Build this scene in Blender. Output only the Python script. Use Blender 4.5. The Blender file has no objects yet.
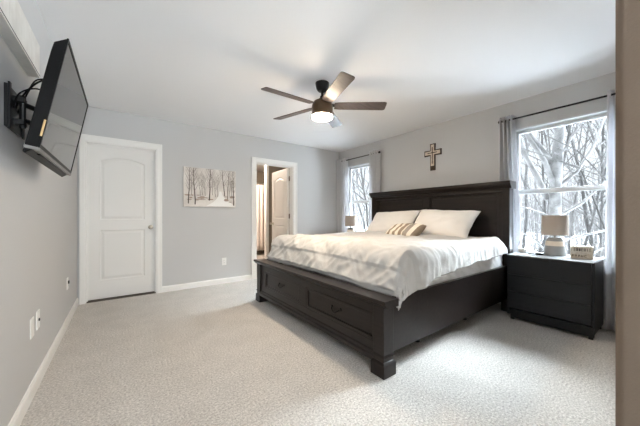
import bpy, math, random
from mathutils import Vector, Matrix, noise

S = bpy.context.scene
COL = S.collection
PI = math.pi

# ------------------------------------------------------------------ camera, world, lights, exposure
HC = 2.448            # ceiling height
B = 4.405             # face of the wall with the doors (Y)
R = 3.764             # face of the headboard wall (X)
L = -0.436            # face of the television wall (X)
FY = 0.107            # room face of the front wall (Y)
HX = 1.0              # right face of the entry passage (X)

cam_d = bpy.data.cameras.new('camera')
cam = bpy.data.objects.new('camera', cam_d)
COL.objects.link(cam)
cam.location = (0, 0, 1.083)
cam.rotation_euler = (PI / 2, 0, -math.atan2(269.6, 366) )
cam_d.sensor_width = 36
cam_d.lens = 269.6 / 640 * 36
cam_d.shift_y = 3.0 / 640
cam_d.clip_start = 0.02
S.camera = cam

world = bpy.data.worlds.new('overcast_sky')
S.world = world
world.use_nodes = True
wn = world.node_tree.nodes
wl = world.node_tree.links
wbg = wn['Background']
tc = wn.new('ShaderNodeTexCoord')
sx = wn.new('ShaderNodeSeparateXYZ')
rp = wn.new('ShaderNodeValToRGB')
wl.new(tc.outputs['Generated'], sx.inputs[0])
wl.new(sx.outputs['Z'], rp.inputs[0])
wl.new(rp.outputs[0], wbg.inputs['Color'])
el = rp.color_ramp.elements
el[0].position = 0.0
el[0].color = (0.047, 0.0485, 0.0495, 1)
el[1].position = 0.75
el[1].color = (0.20, 0.215, 0.23, 1)
e = el.new(0.30)
e.color = (0.049, 0.0505, 0.0515, 1)
e = el.new(0.45)
e.color = (0.13, 0.14, 0.148, 1)
wbg.inputs['Strength'].default_value = 10.0

def portal(name, loc, sy, sz):
    ld = bpy.data.lights.new(name, 'AREA')
    ld.shape = 'RECTANGLE'
    ld.size = sy
    ld.size_y = sz
    ld.cycles.is_portal = True
    lo = bpy.data.objects.new(name, ld)
    COL.objects.link(lo)
    lo.location = loc
    # area lights shine along local -Z; aim along world -X
    lo.rotation_euler = (PI / 2, 0, PI / 2)
    return lo
portal('window_portal', (R + 0.13, 0.76, 1.36), 0.9, 1.5)
portal('window_portal', (R + 0.13, 3.78, 1.36), 0.8, 1.5)

sun_d = bpy.data.lights.new('veiled_sun', 'SUN')
sun_d.energy = 55.0
sun_d.angle = math.radians(56)
sun_d.color = (0.86, 0.94, 1.0)
sun = bpy.data.objects.new('veiled_sun', sun_d)
COL.objects.link(sun)
sun.location = (12, 2, 12)
sun.rotation_euler = Vector((-0.72, 0.06, -1.0)).to_track_quat('-Z', 'Y').to_euler()

# added fill lamp behind the camera, outside the made-up glazed passage end
fill_d = bpy.data.lights.new('passage_fill', 'AREA')
fill_d.shape = 'RECTANGLE'
fill_d.size = 1.0
fill_d.size_y = 1.95
fill_d.energy = 40.0
fill_d.color = (0.88, 0.95, 1.0)
fill = bpy.data.objects.new('passage_fill', fill_d)
COL.objects.link(fill)
fill.location = (0.36, -1.76, 1.22)
fill.rotation_euler = (PI / 2, 0, 0)     # shines along +Y
fill.rotation_euler = Vector((0, 1, 0)).to_track_quat('-Z', 'Y').to_euler()

S.view_settings.view_transform = 'Standard'
S.view_settings.look = 'None'
S.view_settings.gamma = 1.0
S.view_settings.exposure = 1.30
S.view_settings.use_curve_mapping = False
S.cycles.use_denoising = True
S.cycles.max_bounces = 10
S.cycles.diffuse_bounces = 6
S.cycles.sample_clamp_indirect = 6.0
S.cycles.caustics_reflective = False
S.cycles.caustics_refractive = False

FAN_LIGHT = 110.0
HALL_FILL = 20.0  # strength of the added passage dome lamp
BATH_LIGHT = 110.0
WARM = (1.0, 0.82, 0.61)

# ------------------------------------------------------------------ materials
def lin(c):
    return tuple(((v / 255) / 12.92 if v / 255 <= 0.04045 else ((v / 255 + 0.055) / 1.055) ** 2.4) for v in c)

def mat(name, rgb, rough=0.6, metal=0.0, spec=0.5, bump=None, vary=None, emit=None, trans=0.0, ior=1.45, coat=0.0, sheen=0.0):
    """bump = (noise scale, distance); vary = (noise scale, second rgb)"""
    m = bpy.data.materials.new(name)
    m.use_nodes = True
    nt = m.node_tree
    p = nt.nodes['Principled BSDF']
    p.inputs['Base Color'].default_value = (*lin(rgb), 1)
    p.inputs['Roughness'].default_value = rough
    p.inputs['Metallic'].default_value = metal
    p.inputs['Specular IOR Level'].default_value = spec
    p.inputs['IOR'].default_value = ior
    p.inputs['Transmission Weight'].default_value = trans
    p.inputs['Coat Weight'].default_value = coat
    p.inputs['Sheen Weight'].default_value = sheen
    t = nt.nodes.new('ShaderNodeTexCoord')
    if vary:
        n = nt.nodes.new('ShaderNodeTexNoise')
        n.inputs['Scale'].default_value = vary[0]
        n.inputs['Detail'].default_value = 4
        nt.links.new(t.outputs['Object'], n.inputs['Vector'])
        r = nt.nodes.new('ShaderNodeValToRGB')
        r.color_ramp.elements[0].position = 0.35
        r.color_ramp.elements[1].position = 0.65
        r.color_ramp.elements[0].color = (*lin(rgb), 1)
        r.color_ramp.elements[1].color = (*lin(vary[1]), 1)
        nt.links.new(n.outputs['Fac'], r.inputs['Fac'])
        nt.links.new(r.outputs['Color'], p.inputs['Base Color'])
    if bump:
        n = nt.nodes.new('ShaderNodeTexNoise')
        n.inputs['Scale'].default_value = bump[0]
        n.inputs['Detail'].default_value = 3
        nt.links.new(t.outputs['Object'], n.inputs['Vector'])
        b = nt.nodes.new('ShaderNodeBump')
        b.inputs['Distance'].default_value = bump[1]
        b.inputs['Strength'].default_value = 1.0
        nt.links.new(n.outputs['Fac'], b.inputs['Height'])
        nt.links.new(b.outputs['Normal'], p.inputs['Normal'])
    if emit:
        p.inputs['Emission Color'].default_value = (*emit[0], 1)
        p.inputs['Emission Strength'].default_value = emit[1]
    return m

M = {}
M['wall'] = mat('cool_grey_wall_paint', (199, 199, 199), 0.75, spec=0.25, bump=(180, 0.0006))
M['shaded'] = mat('taupe_wall_tone', (112, 98, 85), 0.75, spec=0.25, bump=(180, 0.0006))  # grey wall with the passage's shade put into the colour
M['bathwall'] = mat('taupe_wall_tone', (136, 126, 112), 0.75, spec=0.2, bump=(180, 0.0006))
M['ceiling'] = mat('ceiling_white_paint', (239, 240, 242), 0.85, spec=0.1, bump=(120, 0.0008))
M['trim'] = mat('white_trim_paint', (238, 237, 234), 0.38, spec=0.4)
M['door'] = mat('white_door_paint', (232, 231, 228), 0.42, spec=0.4, bump=(60, 0.0003))
M['vinyl'] = mat('white_vinyl', (216, 219, 221), 0.35)
M['nickel'] = mat('satin_nickel', (190, 184, 174), 0.28, metal=1.0)
M['black_metal'] = mat('black_metal', (14, 14, 15), 0.42, metal=0.15, spec=0.4)
M['black_plastic'] = mat('black_plastic', (7, 7, 8), 0.42, spec=0.16)
M['screen'] = mat('glossy_screen', (10, 10, 12), 0.04, spec=0.5, ior=2.8)
M['sticker'] = mat('tan_sticker', (205, 172, 120), 0.6)
M['silver_plastic'] = mat('silver_plastic', (120, 118, 115), 0.35, metal=0.5)
M['plate'] = mat('white_plastic', (240, 239, 236), 0.35)
M['slot'] = mat('dark_slot', (60, 58, 56), 0.6)
M['plank'] = mat('white_plank', (228, 226, 221), 0.6, vary=(9, (214, 211, 205)))
M['plank_edge'] = mat('dark_edge', (70, 62, 55), 0.6)
M['duvet'] = mat('white_cotton', (198, 196, 193), 0.85, spec=0.15, bump=(260, 0.0008), sheen=0.15)
M['sheet'] = mat('white_sheet', (236, 235, 233), 0.85, spec=0.15, bump=(300, 0.0006))
M['pillow'] = mat('white_pillowcase', (240, 236, 231), 0.85, spec=0.15, bump=(260, 0.0008))
M['curtain'] = mat('pale_grey_curtain', (238, 237, 237), 0.85, spec=0.1, bump=(320, 0.0006))
M['shower'] = mat('cream_shower_curtain', (242, 230, 222), 0.8)
M['chest'] = mat('black_chest', (19, 21, 24), 0.42, spec=0.4)
M['glass_top'] = mat('glass_top', (205, 212, 218), 0.06, spec=0.8, ior=1.6)
M['lamp_grey'] = mat('grey_ceramic', (128, 127, 125), 0.5, bump=(40, 0.002))
M['lamp_cream'] = mat('cream_glaze', (205, 190, 172), 0.45)
M['cross_dark'] = mat('dark_brown_wood', (74, 58, 46), 0.6, vary=(25, (52, 40, 33)))
M['cross_cream'] = mat('cream_wood', (226, 214, 198), 0.6, vary=(18, (205, 190, 172)))
M['ink'] = mat('dark_print', (84, 76, 70), 0.7)
M['ink_mid'] = mat('grey_print', (140, 131, 124), 0.7)
M['ink_brown'] = mat('brown_print', (168, 148, 137), 0.7)
M['canvas'] = mat('canvas', (228, 223, 217), 0.8, vary=(7, (206, 199, 193)), bump=(500, 0.0003))
M['snow_print'] = mat('white_print', (240, 238, 235), 0.8)
M['block'] = mat('cream_block', (196, 186, 170), 0.6, vary=(40, (176, 165, 148)))
M['candle'] = mat('grey_fabric_box', (170, 166, 160), 0.7)
M['dish_glass'] = mat('clear_dish', (225, 230, 234), 0.08, spec=0.7)
M['hinge'] = mat('hinge_metal', (120, 112, 100), 0.35, metal=0.9)
M['threshold'] = mat('dark_threshold', (70, 62, 54), 0.7)
M['motor'] = mat('bronze_fan_metal', (88, 68, 50), 0.32, metal=0.55)
M['fan_black'] = mat('matte_black_fan', (30, 28, 28), 0.4, metal=0.3)
M['diffuser'] = mat('lit_diffuser', (250, 245, 235), 0.5, emit=(WARM, FAN_LIGHT))
M['hall_fill_glow'] = mat('hall_fill_glass', (250, 245, 235), 0.5, emit=((1.0, 0.80, 0.62), HALL_FILL))
M['bath_glow'] = mat('lit_bath_glass', (250, 245, 235), 0.5, emit=((1.0, 0.84, 0.70), BATH_LIGHT))
M['snow_ground'] = mat('snowy_ground', (238, 240, 243), 0.9, vary=(0.5, (222, 224, 228)))
M['birch'] = mat('birch_bark', (106, 105, 104), 0.8, vary=(5, (58, 56, 55)))
M['grey_bark'] = mat('grey_bark', (46, 44, 42), 0.85, vary=(6, (36, 34, 33)))
M['twig'] = mat('twig_bark', (80, 78, 77), 0.85)

def carpet_material():
    m = bpy.data.materials.new('beige_carpet')
    m.use_nodes = True
    nt = m.node_tree
    p = nt.nodes['Principled BSDF']
    p.inputs['Roughness'].default_value = 0.95
    p.inputs['Specular IOR Level'].default_value = 0.05
    p.inputs['Sheen Weight'].default_value = 0.15
    t = nt.nodes.new('ShaderNodeTexCoord')
    n1 = nt.nodes.new('ShaderNodeTexNoise')
    n1.inputs['Scale'].default_value = 85
    n1.inputs['Detail'].default_value = 5
    n1.inputs['Roughness'].default_value = 0.75
    n2 = nt.nodes.new('ShaderNodeTexNoise')
    n2.inputs['Scale'].default_value = 5
    n2.inputs['Detail'].default_value = 3
    for n in (n1, n2):
        nt.links.new(t.outputs['Object'], n.inputs['Vector'])
    r1 = nt.nodes.new('ShaderNodeValToRGB')
    r1.color_ramp.elements[0].position = 0.33
    r1.color_ramp.elements[1].position = 0.67
    r1.color_ramp.elements[0].color = (*lin((154, 148, 141)), 1)
    r1.color_ramp.elements[1].color = (*lin((237, 232, 226)), 1)
    nt.links.new(n1.outputs['Fac'], r1.inputs['Fac'])
    r2 = nt.nodes.new('ShaderNodeValToRGB')
    r2.color_ramp.elements[0].position = 0.35
    r2.color_ramp.elements[1].position = 0.65
    r2.color_ramp.elements[0].color = (0.92, 0.92, 0.92, 1)
    r2.color_ramp.elements[1].color = (1, 1, 1, 1)
    nt.links.new(n2.outputs['Fac'], r2.inputs['Fac'])
    mx = nt.nodes.new('ShaderNodeMixRGB')
    mx.blend_type = 'MULTIPLY'
    mx.inputs[0].default_value = 1.0
    nt.links.new(r1.outputs[0], mx.inputs[1])
    nt.links.new(r2.outputs[0], mx.inputs[2])
    nt.links.new(mx.outputs[0], p.inputs['Base Color'])
    b = nt.nodes.new('ShaderNodeBump')
    b.inputs['Distance'].default_value = 0.010
    b.inputs['Strength'].default_value = 0.8
    nt.links.new(n1.outputs['Fac'], b.inputs['Height'])
    nt.links.new(b.outputs['Normal'], p.inputs['Normal'])
    return m
M['carpet'] = carpet_material()

def wood_material(name, c1, c2, rough, axis=1, scale=3.0, spec=0.5):
    m = bpy.data.materials.new(name)
    m.use_nodes = True
    nt = m.node_tree
    p = nt.nodes['Principled BSDF']
    p.inputs['Roughness'].default_value = rough
    p.inputs['Specular IOR Level'].default_value = spec
    t = nt.nodes.new('ShaderNodeTexCoord')
    mp = nt.nodes.new('ShaderNodeMapping')
    sc = [14.0, 14.0, 14.0]
    sc[axis] = 1.0
    mp.inputs['Scale'].default_value = sc
    n = nt.nodes.new('ShaderNodeTexNoise')
    n.inputs['Scale'].default_value = scale
    n.inputs['Detail'].default_value = 6
    n.inputs['Distortion'].default_value = 0.6
    nt.links.new(t.outputs['Object'], mp.inputs['Vector'])
    nt.links.new(mp.outputs[0], n.inputs['Vector'])
    r = nt.nodes.new('ShaderNodeValToRGB')
    r.color_ramp.elements[0].position = 0.3
    r.color_ramp.elements[1].position = 0.7
    r.color_ramp.elements[0].color = (*lin(c1), 1)
    r.color_ramp.elements[1].color = (*lin(c2), 1)
    nt.links.new(n.outputs['Fac'], r.inputs['Fac'])
    nt.links.new(r.outputs[0], p.inputs['Base Color'])
    b = nt.nodes.new('ShaderNodeBump')
    b.inputs['Distance'].default_value = 0.0004
    nt.links.new(n.outputs['Fac'], b.inputs['Height'])
    nt.links.new(b.outputs['Normal'], p.inputs['Normal'])
    return m
M['espresso'] = wood_material('espresso_wood', (25, 21, 20), (38, 31, 29), 0.33, spec=0.28)
M['blade'] = wood_material('grey_walnut_blade', (62, 52, 49), (84, 72, 68), 0.42, axis=0, scale=4)

def stripe_material():
    m = bpy.data.materials.new('striped_linen')
    m.use_nodes = True
    nt = m.node_tree
    p = nt.nodes['Principled BSDF']
    p.inputs['Roughness'].default_value = 0.9
    uv = nt.nodes.new('ShaderNodeUVMap')
    sp = nt.nodes.new('ShaderNodeSeparateXYZ')
    nt.links.new(uv.outputs[0], sp.inputs[0])
    r = nt.nodes.new('ShaderNodeValToRGB')
    r.color_ramp.interpolation = 'CONSTANT'
    els = r.color_ramp.elements
    cream = (*lin((236, 228, 215)), 1)
    tan = (*lin((146, 129, 110)), 1)
    grey = (*lin((150, 140, 130)), 1)
    els[0].position = 0.0
    els[0].color = tan
    els[1].position = 0.10
    els[1].color = cream
    for pos, c in ((0.20, tan), (0.29, cream), (0.40, tan), (0.49, cream), (0.58, tan), (0.70, cream), (0.74, grey), (0.86, cream), (0.95, tan)):
        q = els.new(pos)
        q.color = c
    nt.links.new(sp.outputs['X'], r.inputs['Fac'])
    nt.links.new(r.outputs[0], p.inputs['Base Color'])
    return m
M['stripe'] = stripe_material()

def shade_material():
    m = bpy.data.materials.new('linen_lamp_shade')
    m.use_nodes = True
    nt = m.node_tree
    p = nt.nodes['Principled BSDF']
    p.inputs['Base Color'].default_value = (*lin((168, 156, 144)), 1)
    p.inputs['Roughness'].default_value = 0.9
    t = nt.nodes.new('ShaderNodeTexCoord')
    n = nt.nodes.new('ShaderNodeTexNoise')
    n.inputs['Scale'].default_value = 90
    nt.links.new(t.outputs['Object'], n.inputs['Vector'])
    b = nt.nodes.new('ShaderNodeBump')
    b.inputs['Distance'].default_value = 0.002
    nt.links.new(n.outputs['Fac'], b.inputs['Height'])
    nt.links.new(b.outputs['Normal'], p.inputs['Normal'])
    tr = nt.nodes.new('ShaderNodeBsdfTranslucent')
    tr.inputs['Color'].default_value = (*lin((214, 190, 166)), 1)
    mx = nt.nodes.new('ShaderNodeMixShader')
    mx.inputs[0].default_value = 0.12
    nt.links.new(p.outputs[0], mx.inputs[1])
    nt.links.new(tr.outputs[0], mx.inputs[2])
    nt.links.new(mx.outputs[0], nt.nodes['Material Output'].inputs['Surface'])
    return m
M['shade'] = shade_material()

def curtain_material():
    m = M['curtain']
    nt = m.node_tree
    p = nt.nodes['Principled BSDF']
    tr = nt.nodes.new('ShaderNodeBsdfTranslucent')
    tr.inputs['Color'].default_value = (*lin((215, 216, 220)), 1)
    mx = nt.nodes.new('ShaderNodeMixShader')
    mx.inputs[0].default_value = 0.48
    nt.links.new(p.outputs[0], mx.inputs[1])
    nt.links.new(tr.outputs[0], mx.inputs[2])
    nt.links.new(mx.outputs[0], nt.nodes['Material Output'].inputs['Surface'])
curtain_material()

def window_glass_material():
    m = bpy.data.materials.new('window_glass')
    m.use_nodes = True
    nt = m.node_tree
    nt.nodes.remove(nt.nodes['Principled BSDF'])
    tr = nt.nodes.new('ShaderNodeBsdfTransparent')
    tr.inputs['Color'].default_value = (0.93, 0.95, 0.96, 1)
    gl = nt.nodes.new('ShaderNodeBsdfGlossy')
    gl.inputs['Roughness'].default_value = 0.02
    fr = nt.nodes.new('ShaderNodeFresnel')
    fr.inputs['IOR'].default_value = 1.3
    mx = nt.nodes.new('ShaderNodeMixShader')
    nt.links.new(fr.outputs[0], mx.inputs[0])
    nt.links.new(tr.outputs[0], mx.inputs[1])
    nt.links.new(gl.outputs[0], mx.inputs[2])
    nt.links.new(mx.outputs[0], nt.nodes['Material Output'].inputs['Surface'])
    return m
M['glass'] = window_glass_material()

# ------------------------------------------------------------------ mesh helpers
def origin_of(o):
    v = Vector((0, 0, 0))
    while o is not None:
        v += o.location
        o = o.parent
    return v

class MB:
    """collects shapes in world coordinates; build() links them as ONE mesh object"""
    def __init__(self):
        self.v = []
        self.f = []
        self.uv = None
    def add(self, vs, fs):
        n = len(self.v)
        self.v += [tuple(p) for p in vs]
        self.f += [tuple(i + n for i in f) for f in fs]
        return self
    def box(self, x0, x1, y0, y1, z0, z1):
        vs = [(x0, y0, z0), (x1, y0, z0), (x1, y1, z0), (x0, y1, z0), (x0, y0, z1), (x1, y0, z1), (x1, y1, z1), (x0, y1, z1)]
        return self.add(vs, [(0, 3, 2, 1), (4, 5, 6, 7), (0, 1, 5, 4), (1, 2, 6, 5), (2, 3, 7, 6), (3, 0, 4, 7)])
    def frustum(self, x0, x1, y0, y1, z0, X0, X1, Y0, Y1, z1):
        vs = [(x0, y0, z0), (x1, y0, z0), (x1, y1, z0), (x0, y1, z0), (X0, Y0, z1), (X1, Y0, z1), (X1, Y1, z1), (X0, Y1, z1)]
        return self.add(vs, [(0, 3, 2, 1), (4, 5, 6, 7), (0, 1, 5, 4), (1, 2, 6, 5), (2, 3, 7, 6), (3, 0, 4, 7)])
    def prism(self, poly, fn, a, b):
        """poly = list of 2-D points; fn(p, q, t) -> 3-D; extruded t from a to b"""
        n = len(poly)
        vs = [fn(p, q, a) for p, q in poly] + [fn(p, q, b) for p, q in poly]
        fs = [(i, (i + 1) % n, n + (i + 1) % n, n + i) for i in range(n)]
        fs += [tuple(range(n))[::-1], tuple(range(n, 2 * n))]
        return self.add(vs, fs)
    def tube(self, pts, rad, n=8, cap=True):
        pts = [Vector(p) for p in pts]
        if not isinstance(rad, (list, tuple)):
            rad = [rad] * len(pts)
        vs = []
        ref = None
        for i, p in enumerate(pts):
            d = (pts[min(i + 1, len(pts) - 1)] - pts[max(i - 1, 0)])
            d = d.normalized() if d.length > 1e-9 else Vector((0, 0, 1))
            if ref is None:
                ref = Vector((0, 0, 1)) if abs(d.z) < 0.9 else Vector((1, 0, 0))
            a = ref - d * ref.dot(d)
            a = a.normalized() if a.length > 1e-6 else d.orthogonal().normalized()
            ref = a
            b = d.cross(a)
            for k in range(n):
                w = 2 * PI * k / n
                vs.append(p + (a * math.cos(w) + b * math.sin(w)) * rad[i])
        fs = []
        for i in range(len(pts) - 1):
            for k in range(n):
                fs.append((i * n + k, i * n + (k + 1) % n, (i + 1) * n + (k + 1) % n, (i + 1) * n + k))
        if cap:
            fs.append(tuple(range(n))[::-1])
            fs.append(tuple(range((len(pts) - 1) * n, len(pts) * n)))
        return self.add(vs, fs)
    def lathe(self, prof, c, n=32, axis='Z'):
        """prof = (radius, height) from bottom to top around an axis through c"""
        vs = []
        for r, h in prof:
            for k in range(n):
                w = 2 * PI * k / n
                x, y = r * math.cos(w), r * math.sin(w)
                if axis == 'Z':
                    vs.append((c[0] + x, c[1] + y, c[2] + h))
                elif axis == 'Y':
                    vs.append((c[0] + x, c[1] + h, c[2] - y))
                else:
                    vs.append((c[0] + h, c[1] + x, c[2] + y))
        fs = []
        for i in range(len(prof) - 1):
            for k in range(n):
                fs.append((i * n + k, i * n + (k + 1) % n, (i + 1) * n + (k + 1) % n, (i + 1) * n + k))
        fs.append(tuple(range(n))[::-1])
        fs.append(tuple(range((len(prof) - 1) * n, len(prof) * n)))
        return self.add(vs, fs)
    def map(self, m):
        self.v = [tuple(m @ Vector(p)) for p in self.v]
        return self
    def build(self, name, m, parent=None, bevel=0.0, smooth=False, segs=2):
        o_ = origin_of(parent)
        me = bpy.data.meshes.new(name)
        me.from_pydata([(p[0] - o_.x, p[1] - o_.y, p[2] - o_.z) for p in self.v], [], self.f)
        me.update()
        me.materials.append(m)
        ob = bpy.data.objects.new(name, me)
        COL.objects.link(ob)
        if parent:
            ob.parent = parent
        if bevel:
            md = ob.modifiers.new('bevel', 'BEVEL')
            md.width = bevel
            md.segments = segs
            md.limit_method = 'ANGLE'
            md.angle_limit = math.radians(40)
        if smooth:
            me.polygons.foreach_set('use_smooth', [True] * len(me.polygons))
            if smooth != 'all':
                try:
                    me.set_sharp_from_angle(angle=math.radians(40))
                except Exception:
                    pass
        return ob

def tag(o, label, cat, group=None):
    o['label'] = label
    o['category'] = cat
    if group:
        o['group'] = group
    return o

def thing(name, label, cat, loc, group=None):
    o = bpy.data.objects.new(name, None)
    COL.objects.link(o)
    o.empty_display_size = 0.1
    o.location = loc
    return tag(o, label, cat, group)

def struct(o):
    o['kind'] = 'structure'
    return o

def struct_empty(name, loc):
    o = bpy.data.objects.new(name, None)
    COL.objects.link(o)
    o.location = loc
    return struct(o)

def base_at(o, loc):
    """moves the origin of a one-mesh thing to its base"""
    lv = Vector(loc)
    for v in o.data.vertices:
        v.co -= lv
    o.location = lv
    return o

def copy_tree(src, parent=None):
    c = src.copy()
    COL.objects.link(c)
    if parent:
        c.parent = parent
    for ch in list(src.children):
        copy_tree(ch, c)
    return c

# ------------------------------------------------------------------ setting
HB = -1.6   # back of the entry passage
struct(MB().box(L - 0.12, R + 0.12, HB, B + 0.12, -0.12, 0.0).build('floor', M['carpet']))
struct(MB().box(L - 0.12, R + 0.12, HB - 0.12, B + 0.12, HC, HC + 0.12).build('ceiling', M['ceiling']))
struct(MB().box(L - 0.12, L, HB, B + 0.12, -0.12, HC).build('wall_left', M['wall']))
hw = MB()
hw.box(L - 0.12, -0.32, HB - 0.12, HB, -0.12, HC).box(0.88, HX + 0.12, HB - 0.12, HB, -0.12, HC)
hw.box(-0.32, 0.88, HB - 0.12, HB, 2.22, HC).box(-0.32, 0.88, HB - 0.12, HB, -0.12, 0.22)
struct(hw.build('wall_hall', M['wall']))

# front wall with the passage's right-hand face, rounded outer corner
rc = 0.018
arc = [(HX + rc - rc * math.cos(a), FY - rc + rc * math.sin(a)) for a in [PI / 2 * i / 6 for i in range(7)]]
poly = [(HX, HB)] + arc + [(R, FY), (R, FY - 0.12), (HX + 0.12, FY - 0.12), (HX + 0.12, HB)]
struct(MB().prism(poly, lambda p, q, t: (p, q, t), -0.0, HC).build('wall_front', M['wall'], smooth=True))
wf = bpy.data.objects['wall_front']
wf.data.materials.append(M['shaded'])  # passage face only: its shade is put into the colour
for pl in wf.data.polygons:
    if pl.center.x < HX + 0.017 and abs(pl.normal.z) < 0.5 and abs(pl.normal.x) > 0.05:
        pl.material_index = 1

W1 = (0.33, 1.225, 0.62, 2.112)    # near window opening: y0 y1 z0 z1
W2 = (3.40, 4.165, 0.62, 2.095)    # far window opening
wr = MB()
ys = [FY - 0.12, W1[0], W1[1], W2[0], W2[1], B + 0.12]
wr.box(R, R + 0.12, ys[0], ys[1], 0, HC)
wr.box(R, R + 0.12, ys[2], ys[3], 0, HC)
wr.box(R, R + 0.12, ys[4], ys[5], 0, HC)
for w in (W1, W2):
    wr.box(R, R + 0.12, w[0], w[1], 0, w[2])
    wr.box(R, R + 0.12, w[0], w[1], w[3], HC)
struct(wr.build('wall_right', M['wall']))

D1 = (-0.362, 0.402, 2.015)        # door openings in the wall opposite: x0 x1 top
D2 = (1.872, 2.611, 2.015)
wb = MB()
wb.box(L, D1[0], B, B + 0.12, 0, HC)
wb.box(D1[1], D2[0], B, B + 0.12, 0, HC)
wb.box(D2[1], R, B, B + 0.12, 0, HC)
for d in (D1, D2):
    wb.box(d[0], d[1], B, B + 0.12, d[2], HC)
struct(wb.build('wall_back', M['wall']))

# baseboards
BH = 0.085
def baseboard(name, segs):
    m = MB()
    for (x0, y0, x1, y1, nx, ny) in segs:
        t = 0.014
        prof = [(0, 0), (t, 0), (t, BH - 0.018), (t * 0.45, BH), (0, BH)]
        d = Vector((x1 - x0, y1 - y0, 0))
        m.prism(prof, lambda p, q, s, x0=x0, y0=y0, d=d, nx=nx, ny=ny: (x0 + d.x * s + nx * p, y0 + d.y * s + ny * p, q), 0, 1)
    return struct(m.build(name, M['trim']))
baseboard('baseboard_left', [(L, HB, L, B, 1, 0)])
baseboard('baseboard_back', [(D1[1] + 0.061, B, D2[0] - 0.082, B, 0, -1), (D2[1] + 0.085, B, R, B, 0, -1)])
baseboard('baseboard_right', [(R, FY, R, B, -1, 0)])
baseboard('baseboard_front', [(HX + 0.02, FY, R, FY, 0, 1)])
baseboard('baseboard_hall', [(HX, HB, HX, FY - 0.02, -1, 0)])

# bathroom beyond the open door
BX0, BX1, BY = 1.35, 3.9, 7.7
struct(MB().box(BX0, BX1, B + 0.12, BY, -0.12, 0.0).build('floor_bathroom', M['candle']))
struct(MB().box(BX0, BX1, B + 0.12, BY, HC, HC + 0.12).build('ceiling_bathroom', M['ceiling']))
wbt = MB()
wbt.box(BX0 - 0.1, BX0, B + 0.12, BY, 0, HC).box(BX1, BX1 + 0.1, B + 0.12, BY, 0, HC)
wbt.box(BX0, BX1, BY, BY + 0.1, 0, HC)
struct(wbt.build('wall_bathroom', M['bathwall']))
struct(MB().box(3.015, BX1, 6.30, 6.40, 0, HC).build('wall_partition', M['bathwall']))
struct(MB().box(2.945, 3.015, 6.285, 6.40, 0, HC).build('trim_partition', M['trim']))
# left-hand passage closing wall so only the wall end is open
for nm, x0 in (('wall_closet', L),):
    struct(MB().box(L - 0.12, D1[1] + 0.2, B + 0.13, B + 0.2, 0, HC).build(nm, M['wall']))

# ------------------------------------------------------------------ doors
def casing(d, y, wl, wr_, top):
    m = MB()
    t = 0.016
    def prof_box(x0, x1, z0, z1):
        m.box(x0, x1, y - t, y, z0, z1)
    prof_box(d[0] - wl, d[0], 0, d[2] + top)
    prof_box(d[1], d[1] + wr_, 0, d[2] + top)
    prof_box(d[0], d[1], d[2], d[2] + top)
    # raised outer band
    m.box(d[0] - wl, d[0] - wl + 0.016, y - t - 0.006, y - t, 0, d[2] + top)
    m.box(d[1] + wr_ - 0.016, d[1] + wr_, y - t - 0.006, y - t, 0, d[2] + top)
    m.box(d[0] - wl + 0.016, d[1] + wr_ - 0.016, y - t - 0.006, y - t, d[2] + top - 0.016, d[2] + top)
    return m

def jamb(d, y, depth, stop_y):
    m = MB()
    t = 0.012
    m.box(d[0], d[0] + t, y - 0.001, y + depth, 0, d[2])
    m.box(d[1] - t, d[1], y - 0.001, y + depth, 0, d[2])
    m.box(d[0] + t, d[1] - t, y - 0.001, y + depth, d[2] - t, d[2])
    # stop moulding
    m.box(d[0] + t, d[0] + t + 0.010, stop_y, stop_y + 0.03, 0, d[2] - t)
    m.box(d[1] - t - 0.010, d[1] - t, stop_y, stop_y + 0.03, 0, d[2] - t)
    m.box(d[0] + t + 0.01, d[1] - t - 0.01, stop_y, stop_y + 0.03, d[2] - t - 0.010, d[2] - t)
    return m

def door_leaf(w, h, t):
    """two-panel arch-top moulded leaf, local: x 0..w, z 0..h, y -t/2..t/2"""
    m = MB()
    st = 0.125
    cells = [(0.0, 0.985, 0.235, 0.885, 0.0), (0.985, h, 1.02, h - 0.20, 0.055)]  # z0 z1 of cell, panel z0 z1, arch rise
    na = 14
    for side in (-1, 1):
        y = side * t / 2
        for (c0, c1, p0, p1, rise) in cells:
            pw0, pw1 = st, w - st
            def outline(inset):
                x0, x1, z0, z1 = pw0 + inset, pw1 - inset, p0 + inset, p1 - inset
                pts = [(x0, z0), (x1, z0), (x1, z1)]
                for i in range(1, na):
                    u = i / na
                    pts.append((x1 + (x0 - x1) * u, z1 + rise * (math.sin(PI * u) ** 0.9)))
                pts.append((x0, z1))
                return pts
            o0 = outline(0)
            n = len(o0)
            cell = [(0, c0), (w, c0), (w, c1)] + [(w - w * i / na, c1) for i in range(1, na)] + [(0, c1)]
            loops = [[(x, y, z) for x, z in cell], [(x, y, z) for x, z in o0],
                     [(x, y - side * 0.009, z) for x, z in outline(0.010)],
                     [(x, y - side * 0.009, z) for x, z in outline(0.020)],
                     [(x, y - side * 0.002, z) for x, z in outline(0.045)]]
            base = len(m.v)
            vs = [p for lp in loops for p in lp]
            fs = []
            for k in range(len(loops) - 1):
                for i in range(n):
                    j = (i + 1) % n
                    q = (k * n + i, k * n + j, (k + 1) * n + j, (k + 1) * n + i)
                    fs.append(q if side < 0 else q[::-1])
            last = tuple(range((len(loops) - 1) * n, len(loops) * n))
            fs.append(last if side < 0 else last[::-1])
            m.add(vs, fs)
    a = t / 2
    m.add([(0, -a, 0), (w, -a, 0), (w, a, 0), (0, a, 0), (0, -a, h), (w, -a, h), (w, a, h), (0, a, h)],
          [(0, 3, 2, 1), (4, 5, 6, 7), (1, 2, 6, 5), (3, 0, 4, 7)])
    return m

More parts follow.
